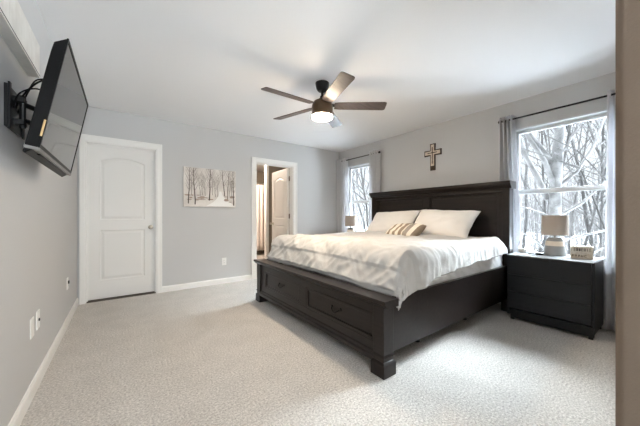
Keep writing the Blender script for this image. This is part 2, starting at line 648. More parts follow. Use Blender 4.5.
def door_knob(c, nrm):
    """knob on a face at c, out along nrm (unit, horizontal)"""
    m = MB()
    prof = [(0.031, 0.0), (0.031, 0.004), (0.026, 0.008), (0.011, 0.010), (0.010, 0.028), (0.016, 0.034), (0.0255, 0.043), (0.0285, 0.054), (0.025, 0.064), (0.014, 0.070), (0.002, 0.071)]
    m.lathe(prof, (0, 0, 0), 24, 'Z')
    n = Vector(nrm)
    q = Vector((0, 0, 1)).rotation_difference(n).to_matrix().to_4x4()
    m.map(Matrix.Translation(Vector(c)) @ q)
    return m

# closed door
d1 = struct_empty('door_1', (0.02, B, 0))
casing(D1, B, 0.051, 0.061, 0.075).build('door_casing', M['trim'], d1, bevel=0.002)
jamb(D1, B, 0.12, B + 0.055).build('door_jamb', M['trim'], d1)
leaf1 = door_leaf(D1[1] - D1[0] - 0.028, D1[2] - 0.026, 0.035)
leaf1.map(Matrix.Translation((D1[0] + 0.014, B + 0.103, 0.012)))
lf1 = leaf1.build('door_leaf', M['door'], d1)
kb = door_knob((0.333, B + 0.0855, 0.925), (0, -1, 0)).build('door_knob', M['nickel'], d1, smooth=True)
kb['label'] = 'satin nickel door knob'
th = MB().box(D1[0] + 0.012, D1[1] - 0.012, B + 0.01, B + 0.118, 0.0, 0.006).build('door_threshold', M['threshold'], d1)

# open bathroom door, hinged on its right jamb and swung into the bathroom
d2 = struct_empty('door_2', (2.24, B, 0))
casing(D2, B, 0.082, 0.085, 0.078).build('door_casing', M['trim'], d2, bevel=0.002)
jamb(D2, B, 0.12, B + 0.045).build('door_jamb', M['trim'], d2)
lw = D2[1] - D2[0] - 0.03
a2 = math.radians(88.0)
leaf2 = door_leaf(lw, D2[2] - 0.026, 0.035)
mt2 = Matrix.Translation((D2[1] - 0.032, B + 0.128, 0.012)) @ Matrix.Rotation(a2, 4, 'Z')
leaf2.map(mt2)
leaf2.build('door_leaf', M['door'], d2)
kp = mt2 @ Vector((lw - 0.065, 0.0175, 0.91))
kn = (mt2.to_3x3() @ Vector((0, 1, 0)))
door_knob(kp, kn).build('door_knob', M['nickel'], d2, smooth=True)['label'] = 'satin nickel door knob'
for z in (0.25, 1.08, 1.80):
    MB().box(D2[1] - 0.0155, D2[1] - 0.0115, B + 0.075, B + 0.12, z - 0.045, z + 0.045).tube([(D2[1] - 0.018, B + 0.1225, z - 0.045), (D2[1] - 0.018, B + 0.1225, z + 0.045)], 0.006, 10).build('door_hinge', M['hinge'], d2)

# shower curtain and its rod
def sheet(name, m, y_of, z_of, depth_of, nu, nv, parent=None, thick=0.003):
    vs, fs = [], []
    for i in range(nv + 1):
        for j in range(nu + 1):
            vs.append((depth_of(j / nu, i / nv), y_of(j / nu, i / nv), z_of(j / nu, i / nv)))
    for i in range(nv):
        for j in range(nu):
            a = i * (nu + 1) + j
            fs.append((a, a + 1, a + nu + 2, a + nu + 1))
    o = MB().add(vs, fs).build(name, m, parent, smooth='all')
    md = o.modifiers.new('solid', 'SOLIDIFY')
    md.thickness = thick
    md.offset = 0
    return o
vs, fs = [], []
nu, nv = 110, 10
for i in range(nv + 1):
    for j in range(nu + 1):
        u = j / nu
        vs.append((1.55 + 2.0 * u, 7.02 + 0.028 * math.sin(u * 2 * PI * 17) * (0.6 + 0.4 * i / nv), 1.955 - 1.83 * i / nv))
for i in range(nv):
    for j in range(nu):
        a = i * (nu + 1) + j
        fs.append((a, a + 1, a + nu + 2, a + nu + 1))
sc_ = MB().add(vs, fs).build('shower_curtain', M['shower'], smooth='all')
md = sc_.modifiers.new('solid', 'SOLIDIFY')
md.thickness = 0.003
tag(sc_, 'cream shower curtain hanging beyond the open bathroom door', 'curtain')
rod = thing('shower_rod', 'metal rod carrying the cream shower curtain in bathroom', 'rod', (2.6, 7.02, 1.985))
MB().tube([(BX0, 7.02, 1.985), (BX1, 7.02, 1.985)], 0.013, 12).build('rod', M['nickel'], rod, smooth=True)
for k in range(12):
    x = 1.6 + k * 0.17
    MB().tube([(x, 7.02 + 0.018 * math.cos(a), 1.972 + 0.026 * math.sin(a)) for a in [2 * PI * i / 12 for i in range(13)]], 0.0025, 6).build('curtain_ring', M['nickel'], rod)
bl = thing('ceiling_light', 'lit glass dome light on the bathroom ceiling', 'light', (2.3, 6.3, HC))
MB().lathe([(0.15, -0.025), (0.155, 0.0)], (2.3, 6.3, HC)).build('base', M['nickel'], bl, smooth=True)
MB().lathe([(0.01, -0.13), (0.07, -0.12), (0.12, -0.09), (0.14, -0.026)], (2.3, 6.3, HC)).build('diffuser', M['bath_glow'], bl, smooth='all')

# ------------------------------------------------------------------ windows
def window(name, w):
    y0, y1, z0, z1 = w
    ym = (y0 + y1) / 2
    root = struct_empty(name, (R, ym, z0))
    m = MB()                                        # white reveal, stool and apron
    t = 0.016
    m.box(R - 0.012, R + 0.12, y0, y0 + t, z0, z1)
    m.box(R - 0.012, R + 0.12, y1 - t, y1, z0, z1)
    m.box(R - 0.012, R + 0.12, y0 + t, y1 - t, z1 - t, z1)
    m.build('window_frame', M['vinyl'], root, bevel=0.002)
    MB().box(R - 0.030, R + 0.12, y0 - 0.03, y1 + 0.03, z0 - 0.02, z0).box(R - 0.014, R, y0, y1, z0 - 0.075, z0 - 0.02).build('window_sill', M['trim'], root, bevel=0.002)
    zm = 1.365
    def sash(za, zb, xa, st, rb, rt):
        s = MB()
        xb = xa + 0.032
        a, b = y0 + t, y1 - t
        s.box(xa, xb, a, a + st, za, zb).box(xa, xb, b - st, b, za, zb)
        s.box(xa, xb, a + st, b - st, za, za + rb).box(xa, xb, a + st, b - st, zb - rt, zb)
        so = s.build('sash', M['vinyl'], root, bevel=0.003)
        MB().box(xa + 0.013, xa + 0.019, a + st - 0.006, b - st + 0.006, za + rb - 0.006, zb - rt + 0.006).build('pane', M['glass'], so)
        return so
    sash(zm - 0.012, z1 - t, R + 0.070, 0.024, 0.040, 0.034)
    lo = sash(z0, zm + 0.012, R + 0.036, 0.026, 0.05, 0.036)
    MB().box(R + 0.030, R + 0.048, ym - 0.03, ym + 0.03, zm + 0.012, zm + 0.026).build('sash_lock', M['vinyl'], lo, bevel=0.003)
    return root
window('window_1', W1)
window('window_2', W2)
w3 = struct_empty('added_window', (0.28, HB, 0.22))  # added, unseen glazing that lets the fill lamp into the room
m = MB()
for x in (-0.32, 0.255, 0.83):
    m.box(x, x + 0.05, HB - 0.08, HB - 0.02, 0.22, 2.22)
for z in (0.22, 1.2, 2.17):
    m.box(-0.27, 0.83, HB - 0.08, HB - 0.02, z, z + 0.05)
m.build('window_frame', M['vinyl'], w3)
MB().box(-0.27, 0.83, HB - 0.054, HB - 0.048, 0.27, 2.17).build('pane', M['glass'], w3)

# ------------------------------------------------------------------ curtains and rods
def curtain(label, yt0, yt1, yb0, yb1, folds, seed, push=None):
    X0 = 3.684
    z1, z0 = 2.262, 0.02
    root = thing('curtain', label, 'curtain', (X0, (yb0 + yb1) / 2, z0), 'pale grey window curtains')
    rnd = random.Random(seed)
    ph = rnd.random() * 6
    vs, fs = [], []
    nu, nv = folds * 14, 26
    for i in range(nv + 1):
        v = i / nv
        s = v ** 1.1
        for j in range(nu + 1):
            u = j / nu
            ya_, yb_ = yt0 + (yb0 - yt0) * s, yt1 + (yb1 - yt1) * s
            if push:          # the nightstand holds the lower edge aside
                k = max(0.0, min(1.0, (0.95 - (z1 + (z0 - z1) * v)) / 0.25))
                ya_ += (max(ya_, push) - ya_) * k * k * (3 - 2 * k)
            y = ya_ + (yb_ - ya_) * u
            a = 0.030 + 0.006 * math.sin(v * 5 + ph)
            uu = u + 0.02 * math.sin(4 * v + 9 * u + ph) * v
            x = X0 + a * math.sin(2 * PI * folds * uu) + 0.004 * math.sin(23 * u + 3 * v + ph)
            x = min(x, R - 0.036)
            vs.append((x, y, z1 + (z0 - z1) * v))
    for i in range(nv):
        for j in range(nu):
            q = i * (nu + 1) + j
            fs.append((q, q + 1, q + nu + 2, q + nu + 1))
    o = MB().add(vs, fs).build('panel', M['curtain'], root, smooth='all')
    md = o.modifiers.new('solid', 'SOLIDIFY')
    md.thickness = 0.003
    md.offset = 0
    for k in range(2 * folds):
        u = (k + 0.5) / (2 * folds) - 0.25 / folds
        if u < 0.02:
            continue
        y = yt0 + (yt1 - yt0) * u
        sl = 1 if k % 2 == 0 else -1
        ring = [(X0 + 0.021 * math.cos(a) * 0.96, y + 0.021 * math.cos(a) * 0.30 * sl, 2.215 + 0.021 * math.sin(a)) for a in [2 * PI * i / 14 for i in range(15)]]
        MB().tube(ring, 0.0035, 6).build('grommet', M['plate'], root)
    return root
curtain('pale grey curtain left of the near window, between headboard and black nightstand', 1.185, 1.335, 1.060, 1.34, 4, 1, 1.145)
curtain('pale grey curtain right of the near window, beside the taupe wall edge', 0.17, 0.44, 0.17, 0.455, 5, 2)
curtain('pale grey curtain in the room corner, left of the far window', 4.07, 4.38, 4.00, 4.38, 5, 3)
curtain('pale grey curtain right of the far window, behind the tall headboard post', 3.22, 3.44, 3.22, 3.47, 4, 4)

def curtain_rod(label, y0, y1):
    X0, z = 3.684, 2.215
    root = thing('curtain_rod', label, 'curtain rod', (X0, (y0 + y1) / 2, z), 'black curtain rods')
    MB().tube([(X0, y0, z), (X0, y1, z)], 0.0095, 12).build('rod', M['black_metal'], root, smooth=True)
    for y, s in ((y0, -1), (y1, 1)):
        m = MB().lathe([(0.010, 0), (0.014, 0.004), (0.012, 0.008), (0.018, 0.016), (0.021, 0.026), (0.018, 0.036), (0.010, 0.043), (0.001, 0.045)], (0, 0, 0), 16)
        m.map(Matrix.Translation((X0, y, z)) @ Matrix.Rotation(-s * PI / 2, 4, 'X'))
        m.build('finial', M['black_metal'], root, smooth=True)
    for y in (y0 + 0.03, y1 - 0.03):
        MB().box(R - 0.005, R, y - 0.012, y + 0.012, z - 0.03, z + 0.03).box(X0 - 0.004, R - 0.004, y - 0.006, y + 0.006, z - 0.020, z - 0.0098).build('bracket', M['black_metal'], root)
    return root
curtain_rod('black curtain rod above the near window with the birch outside', 0.20, 1.31)
curtain_rod('black curtain rod above the far window in the corner', 3.25, 4.19)

# ------------------------------------------------------------------ bed
FX = 1.42                                   # face of the footboard
bed = thing('storage_bed', 'espresso wooden panel bed with two footboard drawers and tall headboard', 'bed', (2.5, 2.25, 0))
Y0, Y1 = 1.19, 3.27
# headboard
HBX0, HBX1 = 3.515, 3.63
hb = MB()
hb.box(HBX0 + 0.035, HBX1 - 0.02, 1.25, 3.17, 0.30, 1.40)
hb_o = hb.build('headboard', M['espresso'], bed)
zt = 1.40
m = MB()
ya, yb = 1.252, 3.165
yc = (ya + yb) / 2
m.box(HBX0 + 0.004, HBX0 + 0.036, ya, yb, 1.352, zt)                # top rail
m.box(HBX0 + 0.004, HBX0 + 0.036, ya, yb, 0.55, 0.66)
for a, b in ((ya, ya + 0.045), (yc - 0.05, yc + 0.05), (yb - 0.045, yb)):
    m.box(HBX0 + 0.004, HBX0 + 0.036, a, b, 0.66, 1.352)
m.build('panel_frame', M['espresso'], hb_o, bevel=0.007)
for a, b in ((ya + 0.045, yc - 0.05), (yc + 0.05, yb - 0.045)):
    m = MB()
    m.box(HBX0 + 0.030, HBX0 + 0.036, a + 0.035, b - 0.035, 0.69, 1.317)
    for (p, q, r, s) in ((a, a + 0.016, 0.66, 1.352), (b - 0.016, b, 0.66, 1.352), (a + 0.016, b - 0.016, 1.336, 1.352), (a + 0.016, b - 0.016, 0.66, 0.676)):
        m.box(HBX0 + 0.024, HBX0 + 0.036, p, q, r, s)
    m.build('raised_panel', M['espresso'], hb_o, bevel=0.007)
for a, b in ((1.175, 1.252), (3.165, 3.248)):
    m = MB()
    m.box(HBX0 - 0.005, HBX1, a, b, 0.0, 1.41)
    m.box(HBX0 - 0.012, HBX1 + 0.004, a - 0.008, b + 0.008, 0.0, 0.14)
    m.build('headboard_post', M['espresso'], bed, bevel=0.006)
prof = [(0.0, 1.395), (-0.012, 1.395), (-0.014, 1.41), (-0.026, 1.42), (-0.040, 1.437), (-0.044, 1.445), (-0.044, 1.452), (-0.052, 1.455), (-0.052, 1.476), (-0.048, 1.480), (0.130, 1.480), (0.130, 1.395)]
MB().prism(prof, lambda p, q, t: (HBX0 + p, t, q), 1.155, 3.268).build('crown_rail', M['espresso'], bed, bevel=0.002)

# footboard
fb = MB()
fb.box(FX + 0.012, FX + 0.075, Y0 + 0.09, Y1 - 0.09, 0.10, 0.475)
fbo = fb.build('footboard', M['espresso'], bed, bevel=0.002)
DR = ((2.262, 3.055), (1.285, 2.150))
m = MB()
m.box(FX, FX + 0.013, Y0 + 0.09, Y1 - 0.09, 0.404, 0.475)
m.box(FX, FX + 0.013, Y0 + 0.09, Y1 - 0.09, 0.130, 0.210)
m.box(FX, FX + 0.013, Y0 + 0.09, DR[1][0] - 0.0015, 0.210, 0.404)
m.box(FX, FX + 0.013, DR[1][1] + 0.0015, DR[0][0] - 0.0015, 0.210, 0.404)
m.box(FX, FX + 0.013, DR[0][1] + 0.0015, Y1 - 0.09, 0.210, 0.404)
m.build('face_frame', M['espresso'], fbo, bevel=0.003)
pf = [(0, 0.085), (0.03, 0.085), (0.03, 0.15), (0.0, 0.150), (-0.008, 0.143), (-0.012, 0.125), (-0.022, 0.115), (-0.024, 0.085)]
MB().prism(pf, lambda p, q, t: (FX + p, t, q), Y0 + 0.09, Y1 - 0.09).build('base_moulding', M['espresso'], fbo, bevel=0.002)
for a, b in DR:
    m = MB()
    z0, z1 = 0.2115, 0.4025
    w = 0.026
    xa = FX + 0.001
    for (p, q, r, s) in ((a, a + w, z0, z1), (b - w, b, z0, z1), (a + w, b - w, z1 - w, z1), (a + w, b - w, z0, z0 + w)):
        m.box(xa, FX + 0.030, p, q, r, s)
    m.box(FX + 0.014, FX + 0.030, a + w, b - w, z0 + w, z1 - w)
    dr = m.build('drawer', M['espresso'], bed, bevel=0.003)
    ym = (a + b) / 2
    h = MB()
    zc = 0.322
    pts = []
    for i in range(15):
        u = i / 14
        y = ym - 0.055 + 0.11 * u
        pts.append((FX + 0.010 - 0.026 * math.sin(PI * u) ** 0.6, y, zc - 0.030 * math.sin(PI * u)))
    h.tube(pts, [0.0045 + 0.002 * math.sin(PI * i / 14) for i in range(15)], 8)
    for s in (-1, 1):
        h.lathe([(0.013, 0.002), (0.012, -0.006), (0.006, -0.010)], (FX + 0.012, ym + s * 0.055, zc), 14, 'X')
    h.build('drawer_handle', M['black_metal'], dr, smooth=True)['label'] = 'black bail pull'
# posts with stepped plinth blocks
for a, b in ((Y0, Y0 + 0.095), (Y1 - 0.095, Y1)):
    m = MB()
    m.box(FX - 0.018, FX + 0.085, a, b, 0.145, 0.478)
    m.box(FX - 0.030, FX + 0.097, a - 0.012, b + 0.012, 0.0, 0.088)
    m.frustum(FX - 0.030, FX + 0.097, a - 0.012, b + 0.012, 0.088, FX - 0.018, FX + 0.085, a, b, 0.102)
    m.box(FX - 0.018, FX + 0.085, a, b, 0.102, 0.132)
    m.frustum(FX - 0.026, FX + 0.093, a - 0.008, b + 0.008, 0.132, FX - 0.018, FX + 0.085, a, b, 0.150)
    m.build('footboard_post', M['espresso'], bed, bevel=0.003)
prof = [(0.095, 0.472), (-0.020, 0.472), (-0.022, 0.478), (-0.030, 0.482), (-0.040, 0.494), (-0.044, 0.500), (-0.050, 0.502), (-0.050, 0.520), (-0.046, 0.524), (0.095, 0.524)]
MB().prism(prof, lambda p, q, t: (FX + p, t, q), Y0 - 0.035, Y1 + 0.035).build('footboard_cap', M['espresso'], bed, bevel=0.002)
# side rails, slat deck and small centre feet
for a, b in ((Y0 + 0.004, Y0 + 0.034), (Y1 - 0.034, Y1 - 0.004)):
    MB().box(FX + 0.08, HBX0 + 0.02, a, b, 0.150, 0.522).build('side_rail', M['espresso'], bed, bevel=0.003)
MB().box(FX + 0.075, HBX0, Y0 + 0.034, Y1 - 0.034, 0.30, 0.33).build('slat_deck', M['espresso'], bed)
for x in (2.06, 2.9):
    for y in (1.385, 2.25, 3.08):
        MB().tube([(x, y, 0.0), (x, y, 0.05), (x, y, 0.30)], [0.028, 0.024, 0.024], 12).build('support_foot', M['black_plastic'], bed, smooth=True)

# mattress with wrinkled fitted sheet
def rounded_block(x0, x1, y0, y1, z0, z1, r, nx, ny, nz, fn):
    """box surface subdivided, corners rounded in plan, displaced by fn(p, n)"""
    cx, cy, cz = (x0 + x1) / 2, (y0 + y1) / 2, (z0 + z1) / 2
    hx, hy, hz = (x1 - x0) / 2, (y1 - y0) / 2, (z1 - z0) / 2
    vid, vs, fs = {}, [], []
    def vert(p):
        k = tuple(round(c, 5) for c in p)
        if k not in vid:
            q = Vector(p)
            c = Vector((max(-hx + r, min(hx - r, q.x)), max(-hy + r, min(hy - r, q.y)), max(-hz + r, min(hz - r, q.z))))
            d = q - c
            n = d.normalized() if d.length > 1e-9 else Vector((0, 0, 1))
            s = c + n * r + Vector((cx, cy, cz))
            s = s + n * fn(s, n)
            vid[k] = len(vs)
            vs.append(s)
        return vid[k]
    def face(o, du, dv, nu, nv):
        for i in range(nu):
            for j in range(nv):
                g = lambda a, b: vert(tuple(o[k] + du[k] * a / nu + dv[k] * b / nv for k in range(3)))
                fs.append((g(i, j), g(i + 1, j), g(i + 1, j + 1), g(i, j + 1)))
    X, Y, Z = 2 * hx, 2 * hy, 2 * hz
    face((-hx, -hy, hz), (X, 0, 0), (0, Y, 0), nx, ny)
    face((-hx, hy, -hz), (X, 0, 0), (0, -Y, 0), nx, ny)
    face((-hx, -hy, -hz), (X, 0, 0), (0, 0, Z), nx, nz)
    face((hx, hy, -hz), (-X, 0, 0), (0, 0, Z), nx, nz)
    face((-hx, hy, -hz), (0, -Y, 0), (0, 0, Z), ny, nz)
    face((hx, -hy, -hz), (0, Y, 0), (0, 0, Z), ny, nz)
    return MB().add(vs, fs)
def mat_fn(p, n):
    k = 0.010 * noise.noise(Vector((p.x * 7 + p.z * 9, p.y * 7, p.z * 4)))
    k += 0.006 * (1 - 2 * abs(noise.noise(Vector((p.x * 12 + p.z * 16, p.y * 12, p.z * 5 + 4)))))
    return k
mt = rounded_block(1.75, 3.500, Y0 + 0.040, Y1 - 0.048, 0.335, 0.762, 0.05, 100, 60, 22, mat_fn)
mo = mt.build('mattress', M['sheet'], smooth='all')
base_at(mo, (2.57, 2.23, 0.335))
tag(mo, 'thick mattress in a wrinkled white sheet, on the dark bed', 'mattress')

# comforter
def ridged(x, y, z):
    return 1 - 2 * abs(noise.noise(Vector((x, y, z))))
def comforter():
    xh, xe = 3.36, 1.78            # head edge, foot bend start
    yn, yf = 1.275, 3.185          # near and far bend starts
    ztop = 0.806
    r = 0.115
    fo = 0.42                     # cloth past the foot bend
    fo_far = 0.36
    st = 0.0115
    Ltop = xh - xe
    nP = int((Ltop + fo) / st)
    def bend(e, r, lean):
        """past an edge by e along the cloth: outward travel, drop"""
        if e <= 0:
            return 0.0, 0.0
        amax = PI / 2 - lean
        a = min(e / r, amax)
        o, d = r * math.sin(a), r * (1 - math.cos(a))
        rest = e - r * amax
        if rest > 0:
            o += rest * math.sin(lean)
            d += rest * math.cos(lean)
        return o, d
    def near_len(x):
        pts = [(1.45, 0.31), (1.60, 0.31), (1.74, 0.30), (1.86, 0.265), (2.10, 0.245), (2.65, 0.225), (3.2, 0.215), (3.5, 0.21)]
        for (a, b), (c, d) in zip(pts, pts[1:]):
            if x <= c:
                t = max(0, min(1, (x - a) / (c - a)))
                t = t * t * (3 - 2 * t)
                return b + (d - b) * t
        return pts[-1][1]
    Wtop = yf - yn
    nN, nT, nF = 30, int(Wtop / st), 26
    nQ = nN + nT + nF
    P = []
    for i in range(nP + 1):
        p = (Ltop + fo) * i / nP
        ep = p - Ltop
        ox, dx = bend(ep, 0.16, math.radians(27))
        x = (xh - min(p, Ltop)) - ox
        row = []
        for j in range(nQ + 1):
            if j < nN:
                ln = near_len(xh - min(p, Ltop) - ox) * (1 + 0.05 * noise.noise(Vector((p * 5, 1, 2))))
                ep2 = ln * (1 - j / nN)
                oy, dy = bend(ep2, 0.10, math.radians(12))
                y = yn - oy
                q = -ep2
            elif j <= nN + nT:
                y = yn + Wtop * (j - nN) / nT
                q = y - yn
                dy = 0
            else:
                ep2 = fo_far * (j - nN - nT) / nF
                oy, dy = bend(ep2, 0.09, math.radians(8))
                y = yf + min(oy, 0.105)
                q = Wtop + ep2
            # at the corners the two drops share the depth
            d = max(dx, dy) + 0.28 * min(dx, dy)
            xx, yy = x, y
            if dx > 0 and dy > 0:
                k = min(1.0, min(dx, dy) / 0.18)
                if j < nN:
                    yy += 0.030 * k
                    xx += 0.012 * k
                else:
                    yy -= 0.045 * k
            crown = 0.020 * math.sin(PI * max(0, min(1, (yy - yn) / Wtop))) - 0.0
            crown += 0.022 * max(0.0, min(1.0, (xx - 2.2) / 1.0))
            row.append((Vector((xx, yy, ztop + crown - d)), p, q, dx, dy, j))
        P.append(row)
    out = []
    for i, row in enumerate(P):
        for j, (v, p, q, dx, dy, jj) in enumerate(row):
            a = P[min(i + 1, nP)][j][0] - P[max(i - 1, 0)][j][0]
            b = row[min(j + 1, nQ)][0] - row[max(j - 1, 0)][0]
            n = b.cross(a)
            n = n.normalized() if n.length > 1e-9 else Vector((0, 0, 1))
            if n.z < 0 and dx < 0.1 and dy < 0.1:
                n = -n
            k = 0.010 * noise.noise(Vector((p * 2.2, q * 2.2, 0.3)))
            k += 0.007 * ridged(p * 5.0 + q * 2.0, q * 5.0 - p * 1.5, 2.1)
            k += 0.0032 * ridged(p * 11 + q * 4, q * 11, 7.7)
            ft = max(0.0, min(1.0, (p - Ltop + 0.30) / 0.30))
            if ft > 0:      # rumpled drop at the foot: long slanting folds
                k += ft * 0.024 * ridged(q * 3.4 + p * 4.2, p * 2.2 - q * 0.6, 5.5)
                k += ft * 0.015 * ridged(q * 7.5 - p * 5.0, p * 5.0, 9.1)
                k += ft * 0.006 * ridged(q * 16 + p * 9.0, p * 9.0, 1.1)
            if q < 0.14:    # gathers running down to the hem on the near side
                w = max(0.0, min(1.0, (0.14 - q) / 0.22))
                k += w * 0.016 * ridged(p * 5.5 + q * 3.5, q * 2.2, 3.3)
                k += w * 0.005 * ridged(p * 24.0 + q * 9.0, q * 6.0, 2.3)
                k += w * 0.010 * ridged(p * 13.0 + q * 6.0, q * 3.0, 8.3)
            if dx > 0.02 and dy > 0.02:
                k *= 0.35
            if dx > 0.12 and k > 0.0:
                k *= 0.7
            out.append(v + n * k)
    # keep the foot drop clear of the footboard cap and the drape clear of the rail
    fs = []
    for v in out:
        if v.z < 0.56 and v.y > Y0 - 0.01:
            v.x = max(v.x, FX + 0.118)
        if v.y > Y1 - 0.04 and v.z < 0.57:
            v.z = 0.57 + 0.1 * (v.z - 0.57)
        if v.x > FX + 0.09 and v.y < Y0 + 0.01 and v.z < 0.57:
            v.y = min(v.y, Y0 - 0.018)
        if v.z < 0.50 and v.y > Y0:
            v.z = 0.50 + 0.15 * (v.z - 0.50)
    for i in range(nP):
        for j in range(nQ):
            a = i * (nQ + 1) + j
            fs.append((a, a + 1, a + nQ + 2, a + nQ + 1))
    o = MB().add(out, fs).build('comforter', M['duvet'], smooth='all')
    md = o.modifiers.new('solid', 'SOLIDIFY')
    md.thickness = 0.016
    md.offset = -1
    base_at(o, (2.5, 2.23, 0.78))
    return tag(o, 'rumpled white comforter spread over the bed, draping to the rails', 'comforter')
comforter()

# pillows
def pillow(name, a, b, t, M4, m, label, group=None, seed=0, pinch=0.07):
    nu, nv = 44, 30
    vs, fs, uvs = [], [], []
    for s in (1, -1):
        for i in range(nv + 1):
            for j in range(nu + 1):
                u, v = -1 + 2 * j / nu, -1 + 2 * i / nv
                x = a * u * (1 - pinch * (1 - v * v))
                y = b * v * (1 - pinch * 1.3 * (1 - u * u))
                h = t * max(0.0, (1 - u ** 4) * (1 - v ** 4)) ** 0.55
                h *= 1 + 0.12 * noise.noise(Vector((u * 1.7 + seed, v * 1.7, s)))
                h += 0.007 * ridged(u * 2.6 + seed, v * 2.2, s * 3.0) * min(1, 3 * (1 - max(abs(u), abs(v))))
                x += 0.008 * noise.noise(Vector((u * 3, v * 3, seed)))
                y += 0.010 * noise.noise(Vector((u * 3 + 5, v * 3, seed)))
                vs.append(Vector((x, y, s * h + 0.004 * s)))
                uvs.append((j / nu, i / nv))
    n1 = (nu + 1) * (nv + 1)
    for i in range(nv):
        for j in range(nu):
            q = i * (nu + 1) + j
            fs.append((q, q + 1, q + nu + 2, q + nu + 1))
            fs.append((n1 + q, n1 + q + nu + 1, n1 + q + nu + 2, n1 + q + 1))
    for i in range(nv):
        for j in (0, nu):
            q = i * (nu + 1) + j
            w = (q, q + nu + 1, n1 + q + nu + 1, n1 + q)
            fs.append(w if j == 0 else w[::-1])
    for j in range(nu):
        for i in (0, nv):
            q = i * (nu + 1) + j
            w = (q, n1 + q, n1 + q + 1, q + 1)
            fs.append(w if i == 0 else w[::-1])
    mb = MB().add(vs, fs)
    o = mb.build(name, m, smooth='all')
    ul = o.data.uv_layers.new(name='UVMap')
    for lp in o.data.loops:
        ul.data[lp.index].uv = uvs[lp.vertex_index]
    o.matrix_world = M4
    return tag(o, label, 'pillow', group)

def frame(c, xdir, ydir):
    x = Vector(xdir).normalized()
    y = Vector(ydir)
    y = (y - x * y.dot(x)).normalized()
    z = x.cross(y)
    mtx = Matrix((x, y, z)).transposed().to_4x4()
    mtx.translation = Vector(c)
    return mtx
# local x runs towards -Y (viewer's right), local y up the lean
pillow('pillow', 0.410, 0.238, 0.080, frame((3.315, 2.675, 0.975), (0.02, -1, 0.03), (0.30, 0.0, 0.33)), M['pillow'], 'plain white pillow leaning on the headboard, left of the pair', 'white bed pillows', 1.0)
pillow('pillow', 0.400, 0.238, 0.085, frame((3.285, 1.855, 0.980), (0.0, -1, -0.035), (0.30, 0.0, 0.32)), M['pillow'], 'plain white pillow leaning on the headboard, nearer the black nightstand', 'white bed pillows', 4.0)
pillow('throw_pillow', 0.280, 0.155, 0.078, frame((2.96, 2.195, 0.865), (-0.20, -1, 0.04), (0.42, -0.12, 0.30)), M['stripe'], 'small striped tan and cream lumbar pillow in front of white pillows', None, 7.0, 0.05)

# ------------------------------------------------------------------ nightstands
NZ = 0.68
def nightstand(label, y0, y1, x0, x1):
    root = thing('nightstand', label, 'nightstand', ((x0 + x1) / 2, (y0 + y1) / 2, 0), 'black three drawer nightstands')
    t = 0.022
    m = MB()
    m.box(x0 + 0.02, x1, y0, y0 + t, 0.05, NZ - 0.008).box(x0 + 0.02, x1, y1 - t, y1, 0.05, NZ - 0.008)
    m.box(x1 - 0.012, x1, y0 + t, y1 - t, 0.05, NZ - 0.03)
    m.box(x0 + 0.03, x1, y0 + t, y1 - t, 0.05, 0.09)
    m.box(x0 + 0.02, x1, y0 + t, y1 - t, NZ - 0.03, NZ - 0.008)
    m.build('body', M['chest'], root, bevel=0.002)
    MB().box(x0 + 0.002, x1 - 0.075, y0 + 0.004, y1 - 0.004, NZ - 0.008, NZ).build('glass_top', M['glass_top'], root, bevel=0.001)['label'] = 'pale reflective glass top'
    zs = [0.125, 0.300, 0.475, NZ - 0.014]
    for k in range(3):
        d = MB().box(x0, x0 + 0.020, y0 + 0.020, y1 - 0.012, zs[k] + 0.0018, zs[k + 1] - 0.0018)
        d.box(x0 + 0.020, x1 - 0.04, y0 + 0.035, y1 - 0.035, zs[k] + 0.02, zs[k + 1] - 0.04)
        do = d.build('drawer', M['chest'], root, bevel=0.0015)
        if k > 0:
            MB().box(x0 - 0.006, x0 + 0.002, (y0 + y1) / 2 - 0.035, (y0 + y1) / 2 + 0.035, zs[k + 1] - 0.018, zs[k + 1] - 0.012).build('finger_pull', M['black_metal'], do, bevel=0.001)
    MB().box(x0 + 0.002, x0 + 0.020, y0 + 0.002, y1 - 0.040, 0.028, 0.112).build('kickboard', M['chest'], root, bevel=0.002)
    for yy in (y0 + 0.002, y1 - 0.07):
        for xx in (x0 + 0.004, x1 - 0.05):
            MB().box(xx + 0.02, xx + 0.045, yy + 0.01, yy + 0.04, 0.0, 0.05).build('foot', M['chest'], root)
    return root
nightstand('black three drawer nightstand under the near window, right of the bed', 0.468, 1.130, 3.285, 3.715)
nightstand('black three drawer nightstand on the far side of the bed, by the far window', 3.44, 4.08, 3.19, 3.62)

